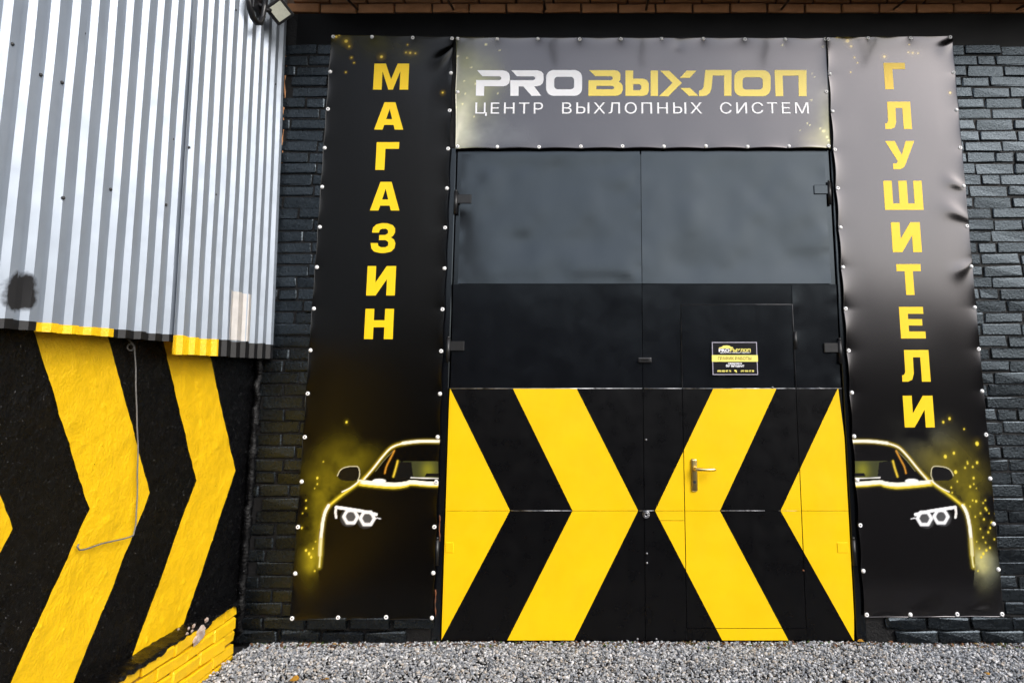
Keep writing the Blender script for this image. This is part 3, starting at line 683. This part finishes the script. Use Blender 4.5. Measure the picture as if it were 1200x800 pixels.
def rr(x0, y0, x1, y1, r, n=5):        # rounded rectangle in photo pixels
    out = []
    for cx, cy, a0 in ((x1 - r, y0 + r, -90), (x1 - r, y1 - r, 0), (x0 + r, y1 - r, 90), (x0 + r, y0 + r, 180)):
        for k in range(n + 1):
            a = R(a0 + 90 * k / n); out.append((cx + r * math.cos(a), cy + r * math.sin(a)))
    return out
A_ = lambda pts: [(550 + a / 6, 70 + b / 6) for a, b in pts]
B_ = lambda pts: [(740 + a / 5.4545, 70 + b / 5.4545) for a, b in pts]
def logo(m, *contours):
    cs = [[U(a, b, -.022) for a, b in c] for c in contours]
    flat('letter', cs, bt.y0 - .0015, m, bt.o, fn=bt.y_at)
lw, ly = M['ink_white'], M['ink_logo']
logo(lw, A_([(55, 76), (235, 76), (262, 82), (280, 98), (284, 118), (284, 145), (278, 168), (262, 182), (240, 188), (105, 188), (103, 255), (46, 255), (48, 145), (212, 145), (224, 139), (224, 124), (212, 118), (92, 118)]))
logo(lw, A_([(295, 76), (478, 76), (505, 84), (520, 100), (522, 120), (522, 145), (515, 168), (498, 182), (470, 188), (456, 188), (505, 255), (438, 255), (378, 188), (346, 188), (346, 255), (288, 255), (288, 145), (448, 145), (462, 139), (462, 124), (448, 118), (335, 118)]))
logo(lw, A_(rr(540, 75, 793, 255, 52)), A_(rr(597, 122, 737, 210, 24)))
logo(ly, A_([(843, 76), (1020, 76), (1045, 81), (1060, 95), (1063, 112), (1063, 140), (1052, 158), (1068, 168), (1078, 185), (1079, 215), (1068, 240), (1045, 254), (1025, 256), (837, 256), (838, 146), (996, 146), (1008, 140), (1008, 124), (996, 118), (886, 118)]), A_([(893, 186), (1006, 186), (1018, 192), (1018, 204), (1006, 210), (893, 210)]))
logo(ly, [(733, 83), (742, 83), (742, 92.5), (754, 92.5), (758, 94), (760.3, 98), (760.3, 107), (758.5, 111), (754, 112.7), (733, 112.7)], [(742, 99), (749.5, 99), (751.5, 101), (751.5, 104.5), (749.5, 106), (742, 106)])
logo(ly, [(762.5, 83), (771, 83), (771, 112.7), (762.5, 112.7)])
logo(ly, B_([(185, 72), (242, 72), (322, 150), (236, 235), (176, 235), (262, 150)]))
logo(ly, B_([(352, 72), (415, 72), (372, 118), (310, 118)])); logo(ly, B_([(312, 182), (374, 182), (428, 233), (368, 233)]))
logo(ly, B_([(472, 68), (639, 68), (639, 233), (592, 233), (592, 103), (519, 103), (512, 185), (500, 215), (480, 230), (460, 234), (432, 234), (432, 200), (452, 192), (461, 175)]))
logo(ly, B_(rr(657, 69, 889, 235, 48)), B_(rr(710, 114, 839, 193, 22)))
logo(ly, B_([(914, 68), (1118, 68), (1119, 235), (1069, 235), (1067, 104), (966, 104), (970, 235), (921, 235)]))
FIX = {'Р': [[[(0, 0), (0, 1), (.60, 1), (.83, .95), (.96, .84), (1, .68), (.95, .52), (.82, .41), (.60, .36), (.18, .36), (.18, 0)], [(.18, .48), (.57, .48), (.72, .52), (.80, .60), (.81, .70), (.78, .80), (.69, .86), (.57, .88), (.18, .88)]]],
       'Ы': [[[(0, 0), (0, 1), (.14, 1), (.14, .63), (.43, .63), (.59, .59), (.68, .49), (.70, .32), (.67, .15), (.57, .04), (.43, 0)], [(.14, .12), (.41, .12), (.51, .15), (.555, .24), (.555, .40), (.51, .48), (.41, .51), (.14, .51)]], [[(.86, 0), (.86, 1), (1, 1), (1, 0)]]]}
def text_mesh(body, x0, x1, z0, zh, y, m, parent, bold=0.0, name='lettering', space=1.0, fn=None, split=False):
    """a line of type fitted between x0 and x1, caps zh high"""
    c = bpy.data.curves.new(name, 'FONT'); c.body = body; c.fill_mode = 'FRONT'; c.space_character = space; c.offset = bold; c.resolution_u = 8
    t = bpy.data.objects.new(name, c); me = bpy.data.meshes.new_from_object(t); bpy.data.objects.remove(t)
    xs = [v.co.x for v in me.vertices]; a, b = min(xs), max(xs); cap = .728
    for v in me.vertices:
        X = x0 + (v.co.x - a) / (b - a) * (x1 - x0); Z = z0 + v.co.y / cap * zh
        v.co = (X, y + (fn(X, Z) if fn else 0), Z)
    me.name = name
    bm = bmesh.new(); bm.from_mesh(me)
    for f in bm.faces:
        if f.normal.y > 0: f.normal_flip()
    if split:                          # one object per character: islands that nearly touch in x belong together
        seen = set(); isl = []
        for f in bm.faces:
            if f.index in seen: continue
            st = [f]; seen.add(f.index); g_ = []
            while st:
                q = st.pop(); g_.append(q)
                for e in q.edges:
                    for k in e.link_faces:
                        if k.index not in seen: seen.add(k.index); st.append(k)
            vx = [v.co.x for q in g_ for v in q.verts]; isl.append([min(vx), max(vx), g_])
        isl.sort(key=lambda t: t[0]); grp = [isl[0]]
        for t in isl[1:]:
            if t[0] - grp[-1][1] < .019: grp[-1][1] = max(grp[-1][1], t[1]); grp[-1][2] += t[2]
            else: grp.append(t)
        chars = [k for k in body if k != ' ']
        for gi, (a_, b_, fs) in enumerate(grp):
            if len(grp) == len(chars) and chars[gi] in FIX:
                for con in FIX[chars[gi]]:
                    flat(name, [[(a_ + p * (b_ - a_), z0 + r * zh) for p, r in c_] for c_ in con], y, m, parent, fn)
                continue
            vi = {}; vv = []; ff = []
            for q in fs:
                for v in q.verts:
                    if v not in vi: vi[v] = len(vv); vv.append(v.co[:])
                ff.append([vi[v] for v in q.verts])
            put(name, mesh(name, vv, ff), m, parent)
        bm.free(); return None
    bm.to_mesh(me); bm.free(); me.materials.clear()
    return put(name, me, m, parent)
xa, za = U(557, 133.5, -.022); xb, zb = U(947, 120.5, -.022)
text_mesh('ЦЕНТР  ВЫХЛОПНЫХ  СИСТЕМ', xa, xb, za, zb - za, bt.y0 - .004, M['ink_white'], bt.o, bold=.0, space=1.22, fn=bt.y_at, name='letter', split=True)

# ------------------------------------------------------------------ opening hours sign on the wicket door
SY = -.012
(sx0, sz1), (sx1, sz0) = U(833.8, 400.5, SY), U(888.4, 439.3, SY)
sg = thing('hours_sign', 'small black and yellow opening hours sign on the wicket door', 'sign', ((sx0 + sx1) / 2, SY, sz0))
sw, sh = sx1 - sx0, sz1 - sz0
box('backboard', sx0, sx1, SY - .003, SY + .003, sz0, sz1, mat('sign_black', (.003, .0025, .004), .35, ior=1.35), sg, .0005)
sb_y = SY - .0045
pale = mat('sign_border', (.40, .38, .46), .5); sy_ = mat('sign_yellow', (.90, .80, .18), .45); swh = mat('sign_white', (.85, .85, .88), .45)
def srect(a, b, c, d): return [(sx0 + a * sw, sz0 + c * sh), (sx0 + b * sw, sz0 + c * sh), (sx0 + b * sw, sz0 + d * sh), (sx0 + a * sw, sz0 + d * sh)]
flat('border', [srect(0.005, .995, .005, .995), srect(.022, .978, .028, .972)], sb_y, pale, sg)
flat('stripe', [srect(-.004, 1.004, .40, .60)], sb_y - .0006, sy_, sg)
def stext(b, a, c, z0, zh, m, bold=.02): text_mesh(b, sx0 + a * sw, sx0 + c * sw, sz0 + z0 * sh, zh * sh, sb_y - .0014, m, sg, bold)
stext('ГРАФИК РАБОТЫ', .13, .86, .455, .095, mat('sign_ochre', (.30, .22, .03), .5), .015)
stext('PRO', .15, .39, .70, .09, swh, .045); stext('ВЫХЛОП', .40, .85, .70, .09, sy_, .045)
stext('ЦЕНТР ВЫХЛОПНЫХ СИСТЕМ', .18, .84, .655, .03, swh, .03)
stext('ежедневно', .35, .65, .325, .06, swh, .04); stext('без выходных', .30, .70, .245, .075, swh, .04)
stext('095 000 87 76', .11, .41, .095, .055, sy_, .035); stext('097 000 37 58', .62, .91, .095, .055, sy_, .035)
flat('phone_mark', [[(sx0 + a * sw, sz0 + b * sh) for a, b in ((.475, .15), (.50, .16), (.535, .14), (.53, .09), (.545, .075), (.52, .07), (.505, .10), (.48, .12))]], sb_y - .001, sy_, sg)
flat('car_mark', [[(sx0 + a * sw, sz0 + b * sh) for a, b in ((.15, .80), (.16, .83), (.22, .85), (.25, .885), (.32, .895), (.39, .885), (.42, .85), (.465, .84), (.47, .81), (.44, .80))]], sb_y - .001, sy_, sg)

# ------------------------------------------------------------------ left building: plastered wall, yellow chevrons, corrugated sheets above
XW = -2.135
lb = thing('clad_building', 'building on the left clad in corrugated metal over a black wall with yellow chevrons', 'building', (XW, -2, 0))
def wob(y, z):
    return .012 * (fbm(y * 5, z * 5, 41, 3) - .45) + .006 * (fbm(y * 22, z * 22, 47, 2) - .38) + .02 * np.clip(fbm(y * 15 + 9, z * 15, 52, 2) - .54, 0, 1) + .045 * np.clip(fbm(y * 38 + 2, z * 38, 55, 2) - .59, 0, 1) + .05 * np.clip(fbm(y * 60 + 5, z * 60, 58, 1) - .46, 0, 1)
y0, y1 = -6.0, .0
def wall_grid(name, ya, yb, za, zb, step, m, off=0.0, yfun=None):
    ny, nz = int((yb - ya) / step) + 1, int((zb - za) / step) + 1
    yy, zz = np.meshgrid(np.linspace(ya, yb, ny), np.linspace(za, zb, nz))
    V = np.stack([XW + wob(yy, zz) + off, yy, zz], -1).reshape(-1, 3)
    return put(name, np_mesh(name, V, grid_faces(ny, nz)), m, lb)
wall_grid('plaster_wall', -2.6, .02, .05, 1.95, .008, M['wall_black'])
bm = bmesh.new(); bm_box(bm, (XW - .16, -3.5, 2.4), (.29, 7.04, 5.0)); bm_box(bm, (XW - .01, -4.82, 2.45), (.05, 4.4, 4.9))  # second box: unseen wall run, made black so the left banner mirrors dark
put('core_wall', bm_mesh('core_wall', bm), M['wall_black'], lb)
TIPZ, SLOPE, WIDTH = 1.003, .583, .42
for tip in (-.182, -1.006, -1.83):
    for sgn, zt in ((1, 1.82), (-1, .24)):
        nz = int(abs(zt - TIPZ) / .008) + 1; t = np.linspace(0, 1, nz); sv = np.linspace(0, 1, 53)
        zz = TIPZ + (zt - TIPZ) * t; mid = tip - SLOPE * np.abs(zz - TIPZ)
        zz2, ss = np.meshgrid(zz, sv); md = np.meshgrid(mid, sv)[0]
        ej = .006 * (fbm(zz2 * 30, ss * 0 + tip * 5, 61, 3) - .45) * np.where(ss < .5, 1, -1) * (np.abs(ss - .5) > .4)
        yy2 = md - WIDTH * (1 - ss) + ej
        V = np.stack([XW + wob(yy2, zz2) + .0022, yy2, zz2], -1).reshape(-1, 3)
        Fq = grid_faces(nz, 53)
        if sgn > 0: Fq = Fq[:, ::-1]
        put('painted_chevron', np_mesh('painted_chevron', V, Fq), M['wall_yellow'], lb)
# lumpy mortar fillet down the inner corner
bm = bmesh.new(); pts = []; rad = []
for k in range(60):
    z = .0 + 1.78 * k / 59; pts.append((XW + .022 + .012 * noise.noise((z * 13, 1, 0)), -.018 + .014 * noise.noise((z * 12, 5, 0)), z)); rad.append(.026 + .016 * noise.noise((z * 17, 9, 2)))
bm_tube(bm, pts, rad, 10); put('corner_fillet', bm_mesh('corner_fillet', bm, True), M['wall_black'], lb)

# corrugated sheets
PITCH_C = .1068
PROF = [(0, 0), (.017, .021), (.053, .021), (.070, 0)]       # rising flank, crest, falling flank; then the valley
def sheet_x(z): return -2.118 + (4.1 - z) / 2.4 * .075        # the sheets hang a little away from the wall at their foot
def corrugated(name, ya, yb, zb, ztop, paint_z, yellow, push, lap=.0, phase=0.0):
    ys = [ya]; k0 = math.floor(ya / PITCH_C) - 1
    prof = []
    for k in range(k0, math.ceil(yb / PITCH_C) + 1):
        for (a, h) in PROF: prof.append((phase + k * PITCH_C + a, h))
    py = [p[0] for p in prof]; ph = [p[1] for p in prof]
    cols = sorted(set([ya, yb] + [y for y in py if ya < y < yb] + [y for ab in yellow for y in ab if ya < y < yb]))
    hs = np.interp(cols, py, ph)
    zrow = [zb, paint_z - .001, paint_z + .001] + list(np.linspace(paint_z + .05, ztop, 26))
    v = []; f = []; mi = []
    n = len(cols)
    for j, z in enumerate(zrow):
        for i, y in enumerate(cols):
            zz = z + (.007 * noise.noise((y * 9, 3.1, 0)) if j in (1, 2) else 0) + (.004 * noise.noise((y * 7, 8.1, 0)) if j == 0 else 0)
            dx = .004 * noise.noise((y * 1.7, z * 1.3, 2)) + .0025 * noise.noise((y * 8, z * 2.2, 7))
            lift = .011 * math.exp(-(y - ya) / .02) * min(1, max(0, (3.35 - z) / .3)) if push else 0
            v.append((sheet_x(z) + hs[i] + push + lift + dx, y + .003 * noise.noise((z * 1.1, y * 3, 4)), zz))
    for j in range(len(zrow) - 1):
        for i in range(n - 1):
            f.append((j * n + i, j * n + i + 1, (j + 1) * n + i + 1, (j + 1) * n + i))
            yc = (cols[i] + cols[i + 1]) / 2
            mi.append(0 if j >= 2 else (2 if any(a <= yc <= b for a, b in yellow) else 1))
    me = mesh(name, v, f); me.materials.append(M['galv']); me.materials.append(M['skirt_black']); me.materials.append(M['wall_yellow'])
    me.polygons.foreach_set('material_index', mi)
    o = put(name, me, None, lb)
    sm = o.modifiers.new('thickness', 'SOLIDIFY'); sm.thickness = .0012; sm.offset = -1
    return o
ysm = W(204, 385, -2.035)[0]
Y1a, Y1b = W(38, 382, -2.04)[0], W(129, 386, -2.04)[0]
Y2a, Y2b = W(195, 405, -2.035)[0], W(252, 405, -2.035)[0]
corrugated('corrugated_sheet', -2.62, ysm + .004, 1.712, 4.75, 1.745, [(Y1a, Y1b)], .0)
corrugated('corrugated_sheet', ysm - .045, -.012, 1.655, 4.75, 1.742, [(Y2a, Y2b)], .005, phase=.002)
zt_, zb_ = W(333, 62, -2.08)[1], W(329, 190, -2.06)[1]
bm = bmesh.new(); bm_tube(bm, [(sheet_x(zb_ + (zt_ - zb_) * t) + .014 + .004 * math.sin(t * 23), -.010, zb_ + (zt_ - zb_) * t) for t in np.linspace(0, 1, 22)], [.004 + .003 * math.sin(k * 1.9) for k in range(22)], 6)
put('rust_or_brick_edge', bm_mesh('rust_or_brick_edge', bm, True), M['brick_bare'], lb)  # sliver of bare orange brick beside the sheet edge
# patch offcut at the foot
pa, pb = W(268, 370, -2.03)[0], W(292, 370, -2.03)[0]
zt_, zb_ = W(280, 342, -2.03)[1], W(280, 399, -2.03)[1]
cols = np.linspace(pa, pb, 9)
def prof_h(y): return float(np.interp((y - .002) % PITCH_C, [0, .017, .053, .07, PITCH_C], [0, .021, .021, 0, 0]))
v = [(sheet_x(z) + .008 + prof_h(y), y, z) for z in (zb_, (zb_ + zt_) / 2, zt_) for y in cols]
me = mesh('patch_sheet', v, [(j * 9 + i, j * 9 + i + 1, j * 9 + 10 + i, j * 9 + 9 + i) for j in range(2) for i in range(8)])
o = put('patch_sheet', me, M['galv_warm'], lb); sm = o.modifiers.new('thickness', 'SOLIDIFY'); sm.thickness = .0012
for px, py in ((48, 88), (73, 97), (152, 138), (200, 163), (221, 173), (101, 39), (323, 99), (187, 240), (278, 12), (262, 398), (8, 52), (127, 222), (64, 232), (247, 228)):
    yy, zz = W(px, py, -2.07); bm = bmesh.new(); bmesh.ops.create_uvsphere(bm, u_segments=8, v_segments=5, radius=.0075)
    k = (yy / PITCH_C) % 1 * PITCH_C; h = float(np.interp(k, [0, .017, .053, .07, PITCH_C], [0, .021, .021, 0, 0]))
    put('screw', bm_mesh('screw', bm, True), M['screw'], lb, (sheet_x(zz) + h + .002, yy, zz))
# black overspray near the foot of the sheets
nt = M['galv'].node_tree; L = nt.links.new; p = nt.nodes['Principled BSDF']
src = p.inputs['Base Color'].links[0].from_socket
tc = nt.nodes.new('ShaderNodeTexCoord'); nzn = nt.nodes.new('ShaderNodeTexNoise'); nzn.inputs['Scale'].default_value = 22; nzn.inputs['Detail'].default_value = 4
L(tc.outputs['Object'], nzn.inputs['Vector'])
sep = nt.nodes.new('ShaderNodeSeparateXYZ'); L(tc.outputs['Object'], sep.inputs[0])
def mth(op, a, b):
    n = nt.nodes.new('ShaderNodeMath'); n.operation = op
    for i, q in enumerate((a, b)):
        if isinstance(q, (int, float)): n.inputs[i].default_value = q
        elif q is not None: L(q, n.inputs[i])
    return n.outputs[0]
sc_y, sc_z = W(25, 342, -2.03)
dy_, dz_ = mth('ABSOLUTE', mth('SUBTRACT', sep.outputs[1], sc_y), None), mth('ABSOLUTE', mth('SUBTRACT', sep.outputs[2], sc_z), None)
dd = mth('POWER', mth('ADD', mth('POWER', mth('DIVIDE', dy_, .070), 3), mth('POWER', mth('DIVIDE', dz_, .066), 3)), .333)
dd = mth('ADD', dd, mth('MULTIPLY', mth('SUBTRACT', nzn.outputs[0], .5), .9))
mr = nt.nodes.new('ShaderNodeMapRange'); mr.inputs[1].default_value = 1.12; mr.inputs[2].default_value = .86; L(dd, mr.inputs[0])
mx = nt.nodes.new('ShaderNodeMix'); mx.data_type = 'RGBA'; L(mr.outputs[0], mx.inputs[0]); L(src, mx.inputs[6]); mx.inputs[7].default_value = (.008, .008, .009, 1); L(mx.outputs[2], p.inputs['Base Color'])
L(mth('SUBTRACT', .40, mth('MULTIPLY', mr.outputs[0], .40)), p.inputs['Metallic'])
rs_ = p.inputs['Roughness'].links[0].from_socket
L(mth('ADD', rs_, mth('MULTIPLY', mr.outputs[0], .45)), p.inputs['Roughness'])

# plinth of yellow painted bricks under a broken black ledge
XP = -2.055; ZP = .272
bm = bmesh.new(); bm_box(bm, (XP - .064, -3.0, .12), (.09, 5.6, .26)); put('plinth_core', bm_mesh('plinth_core', bm), M['plinth_mortar'], lb)
PB = []
for i in range(8):
    r = random.Random(100 + i); bm = bmesh.new(); bm_box(bm, (0, 0, 0), (.06, .243, .0625), .006 * r.uniform(.8, 1.6))
    for v in bm.verts: v.co += Vector((r.uniform(-.6, .8), r.uniform(-1, 1), r.uniform(-1, 1))) * .0055
    me = bm_mesh('brick', bm); me.materials.append(M['wall_yellow']); PB.append(me)
for row in range(-1, 4):
    y = -.19 - (0 if row % 2 else .0); first = True
    while y > -2.6:
        L_ = .125 if (first and row % 2) else .25
        if not (row == 3 and random.random() < .12):
            o = put('brick', random.choice(PB), None, lb, (XP - .03 + random.uniform(-.006, .008), y - L_ / 2, row * .068 + .034))
            o.scale = (1, L_ / .25, 1); o.rotation_euler = (random.uniform(-.03, .03), 0, random.uniform(-.03, .03))
        y -= L_; first = False
# ledge: crumbling sloped mortar cap
ny, ns = 260, 9
yy = np.linspace(-.19, -3.0, ny); V = []
for s in range(ns):
    t = s / (ns - 1)
    front = XP + .012 + .045 * (fbm(yy * 16, yy * 0 + 2, 71, 4) - .5)
    drop = .045 * np.clip(fbm(yy * 7 + 1, yy * 0 + 5, 73, 4) - .30, 0, 1) * 2
    x = XW + (front - XW) * min(1, t * 1.25); z = ZP + .018 - .012 * min(1, t * 1.25) - (drop if t > .81 else 0) * (t - .8) * 5 + .014 * (fbm(yy * 30, yy * 0 + s * .8, 75, 4) - .45)
    V.append(np.stack([x + .004 * (t > .8) + 0 * yy, yy, z], -1))
V = np.concatenate(V); put('ledge', np_mesh('ledge', V, grid_faces(ny, ns), True), M['wall_black'], lb)
# bare broken spot and chips on the plinth edge
for (px, py, s) in ((236, 741, .045), (243, 726, .018), (228, 733, .014), (226, 739, .010), (222, 736, .010), (220, 742, .010), (231, 750, .03), (210, 737, .008)):
    yy, zz = W(px, py, XP + .012); bm = bmesh.new(); bmesh.ops.create_icosphere(bm, subdivisions=2, radius=1)
    for v in bm.verts:
        k = 1 + .5 * noise.noise(v.co * 1.7 + Vector((px, py, 0))); v.co = Vector((v.co.x * s * .35 * k, v.co.y * s * k, v.co.z * s * .7 * k))
    put('broken_patch', bm_mesh('broken_patch', bm), M['rubble'], lb, (XP + .008, yy, zz))

# ------------------------------------------------------------------ hanging cable on the chevron wall
def wl(px, py, x=XW + .022): a, b = W(px, py, x); return (x, a, b)
t0 = [(150, 398), (154, 401), (157, 406), (155, 410), (151, 410), (149, 406), (152, 403), (156, 404), (158, 412), (159, 440), (160, 480), (161.5, 520), (161, 560), (160, 600), (157.5, 622), (154, 628), (140, 632), (118, 637), (104, 642), (94, 644), (91, 641), (92, 637)]
tag(tube('hanging_cable', [wl(a + .3 * math.sin(k * 1.3), b) for k, (a, b) in enumerate(smooth_path(t0, 4))], .0033, M['cable']), 'thin grey cable hanging down the yellow and black chevron wall', 'cable')

# ------------------------------------------------------------------ floodlight under the eave at the corner
lc = Vector((-1.985, -.42, 3.80)); 
fx, fz = U(327.8, 13.7, -.42); lc.x, lc.z = fx, fz
fl = thing('floodlight', 'small black LED floodlight on the corrugated wall by the corner', 'floodlight', tuple(lc))
view = (Vector((0, -D, H)) - lc).normalized()
nrm = (view + Vector((.25, -.1, -.15))).normalized()
q = nrm.to_track_quat('Z', 'Y').to_matrix() @ Matrix.Rotation(R(-41), 3, 'Z')
def fbox(name, c, s, bev, m):
    bm = bmesh.new(); bm_box(bm, q @ Vector(c), s, bev, rot=q, seg=2); return put(name, bm_mesh(name, bm), m, fl, tuple(lc))
fbox('housing', (0, 0, -.02), (.128, .122, .04), .006, M['plastic_black'])
fbox('lens', (0, 0, .003), (.096, .086, .006), .002, M['led_lens'])
for k in range(5): fbox('cooling_fin', (-.045 + k * .0225, 0, -.052), (.006, .1, .026), .001, M['plastic_black'])
bx = Vector((sheet_x(lc.z) + .03, lc.y - .07, lc.z + .02))
bm = bmesh.new(); bm_box(bm, (bx.x, bx.y, bx.z), (.03, .11, .12), .008, seg=2); put('mount_plate', bm_mesh('mount_plate', bm), M['plastic_black'], fl)
bm = bmesh.new(); bm_tube(bm, [bx, bx * .5 + lc * .5 + Vector((.0, -.02, -.03)), lc + q @ Vector((0, 0, -.05))], .014, 8); put('bracket_arm', bm_mesh('bracket_arm', bm, True), M['plastic_black'], fl)
pts = []
for px, py in ((294, -14), (291.5, -2), (292.5, 10), (296, 20), (300.5, 27), (305, 27), (308, 20), (309.5, 10), (311, -2)):
    a, b = W(px, py, -2.03); pts.append((-2.03, a, b))
bm = bmesh.new(); bm_tube(bm, pts, .017, 9); put('cable_loop', bm_mesh('cable_loop', bm, True), M['plastic_black'], fl)

# ------------------------------------------------------------------ gravel
bm = bmesh.new(); bmesh.ops.create_icosphere(bm, subdivisions=1, radius=1); bm.verts.ensure_lookup_table()
IV = np.array([v.co[:] for v in bm.verts]); IF = np.array([[v.index for v in f.verts] for f in bm.faces]); bm.free()
def stones(name, n, xr, yr, smin, smax, zlo, zhi, cols, flatten=(.45, .8)):
    x = rng.uniform(*xr, n); y = yr[1] - (yr[1] - yr[0]) * rng.random(n) ** 1.35
    s = smin + (smax - smin) * rng.random(n) ** 2.2
    V = IV[None] * (1 + rng.uniform(-.32, .32, (n, len(IV), 1)))
    V = V * np.stack([s * rng.uniform(.8, 1.35, n), s * rng.uniform(.6, 1, n), s * rng.uniform(*flatten, n)], -1)[:, None]
    a, b, c = rng.uniform(0, 6.28, n), rng.normal(0, .45, n), rng.normal(0, .45, n)
    def rot(V, ang, i, j):
        o = V.copy(); ca, sa = np.cos(ang)[:, None], np.sin(ang)[:, None]
        o[..., i] = ca * V[..., i] - sa * V[..., j]; o[..., j] = sa * V[..., i] + ca * V[..., j]; return o
    V = rot(rot(rot(V, b, 1, 2), c, 0, 2), a, 0, 1)
    z = rng.uniform(zlo, zhi, n) + .012 * (fbm(x * 3, y * 3, 91, 3) - .5)
    V = V + np.stack([x, y, z], -1)[:, None]
    Fc = IF[None] + (np.arange(n) * len(IV))[:, None, None]
    me = np_mesh(name, V.reshape(-1, 3), Fc.reshape(-1, 3), False)
    k = rng.random(n); pal = np.array(cols); idx = (rng.random(n) ** 1.0 * len(pal)).astype(int)
    c = pal[idx] * rng.uniform(.82, 1.18, (n, 1))
    at = me.color_attributes.new('tone', 'FLOAT_COLOR', 'POINT')
    cc = np.repeat(np.concatenate([c, np.ones((n, 1))], 1)[:, None], len(IV), 1)
    at.data.foreach_set('color', cc.astype(np.float32).ravel())
    return me
GREY = [(.32, .33, .35), (.40, .41, .43), (.22, .235, .26), (.48, .49, .51), (.15, .165, .19), (.28, .295, .32), (.58, .58, .59), (.34, .34, .34), (.40, .36, .32), (.20, .215, .24)]
o = put('gravel', stones('gravel', 58000, (-2.04, 3.4), (-1.25, -.004), .0045, .0115, -.016, .004, GREY), M['stone']); o['kind'] = 'stuff'
LIT = [(.10, .045, .02), (.07, .035, .02), (.16, .07, .03), (.05, .03, .02), (.035, .07, .01), (.20, .14, .05)]
me = stones('ground_litter', 1500, (-2.03, 3.2), (-.09, -.008), .004, .013, -.004, .008, LIT, (.15, .5))
o = put('ground_litter', me, M['litter']); o['kind'] = 'stuff'
# a few fallen leaves
def leaf_mesh(seed):
    r = random.Random(seed); n = 9; v = []; 
    for k in range(n):
        t = k / (n - 1); wd = .45 * math.sin(math.pi * t ** .8) ** .8 * (1 + .15 * r.uniform(-1, 1)); zz = .12 * math.sin(t * 3) + .05 * r.uniform(-1, 1)
        v += [(-wd, t - .5, zz + .12 * wd), (0, t - .5, zz - .05), (wd, t - .5, zz + .12 * wd)]
    return mesh('leaf', v, [(3 * k + j, 3 * k + j + 1, 3 * k + j + 4, 3 * k + j + 3) for k in range(n - 1) for j in (0, 1)], True)
LM = [leaf_mesh(i) for i in range(4)]
for i, (px, py, s_, lab) in enumerate(((345, 797, .05, 'curled yellow leaf at the bottom edge of the gravel, nearest the yellow plinth'),
        (381, 797, .045, 'yellow leaf lying on the gravel at the bottom edge below the left banner'),
        (393, 756, .035, 'brown leaf against the black bricks below the left banner'),
        (1009, 752, .04, 'brown leaf by the bottom right corner of the gate'),
        (1157, 790, .03, 'yellowed leaf on the gravel at the far right'))):
    a, b, c = ray(px, py); t = (.012 - H) / c
    o = put('fallen_leaf', LM[i % 4], M['leaf'], None, (a * t, -D + b * t, .016)); o.scale = (s_, s_, s_); o.rotation_euler = (random.uniform(-.3, .3), random.uniform(-.3, .3), random.uniform(0, 6))
    tag(o, lab, 'leaf', 'fallen leaves on the gravel')

# ------------------------------------------------------------------ workshop across the yard (behind the camera; the glossy gate mirrors it)
far = thing('workshop_building', 'low brown workshop across the yard, facing the gate', 'building', (0, -20, 0))
box('wall', -26, 30, -24, -19, -.1, 3.4, M['far_brick'], far, .0)
put('roof', mesh('roof', [(-26.5, -18.6, 3.3), (30.5, -18.6, 3.3), (30.5, -21.5, 4.6), (-26.5, -21.5, 4.6), (-26.5, -24.4, 3.3), (30.5, -24.4, 3.3)], [(0, 1, 2, 3), (3, 2, 5, 4), (0, 3, 4), (1, 5, 2), (0, 4, 5, 1)]), M['far_roof'], far)
print('bricks as parts:', nb)
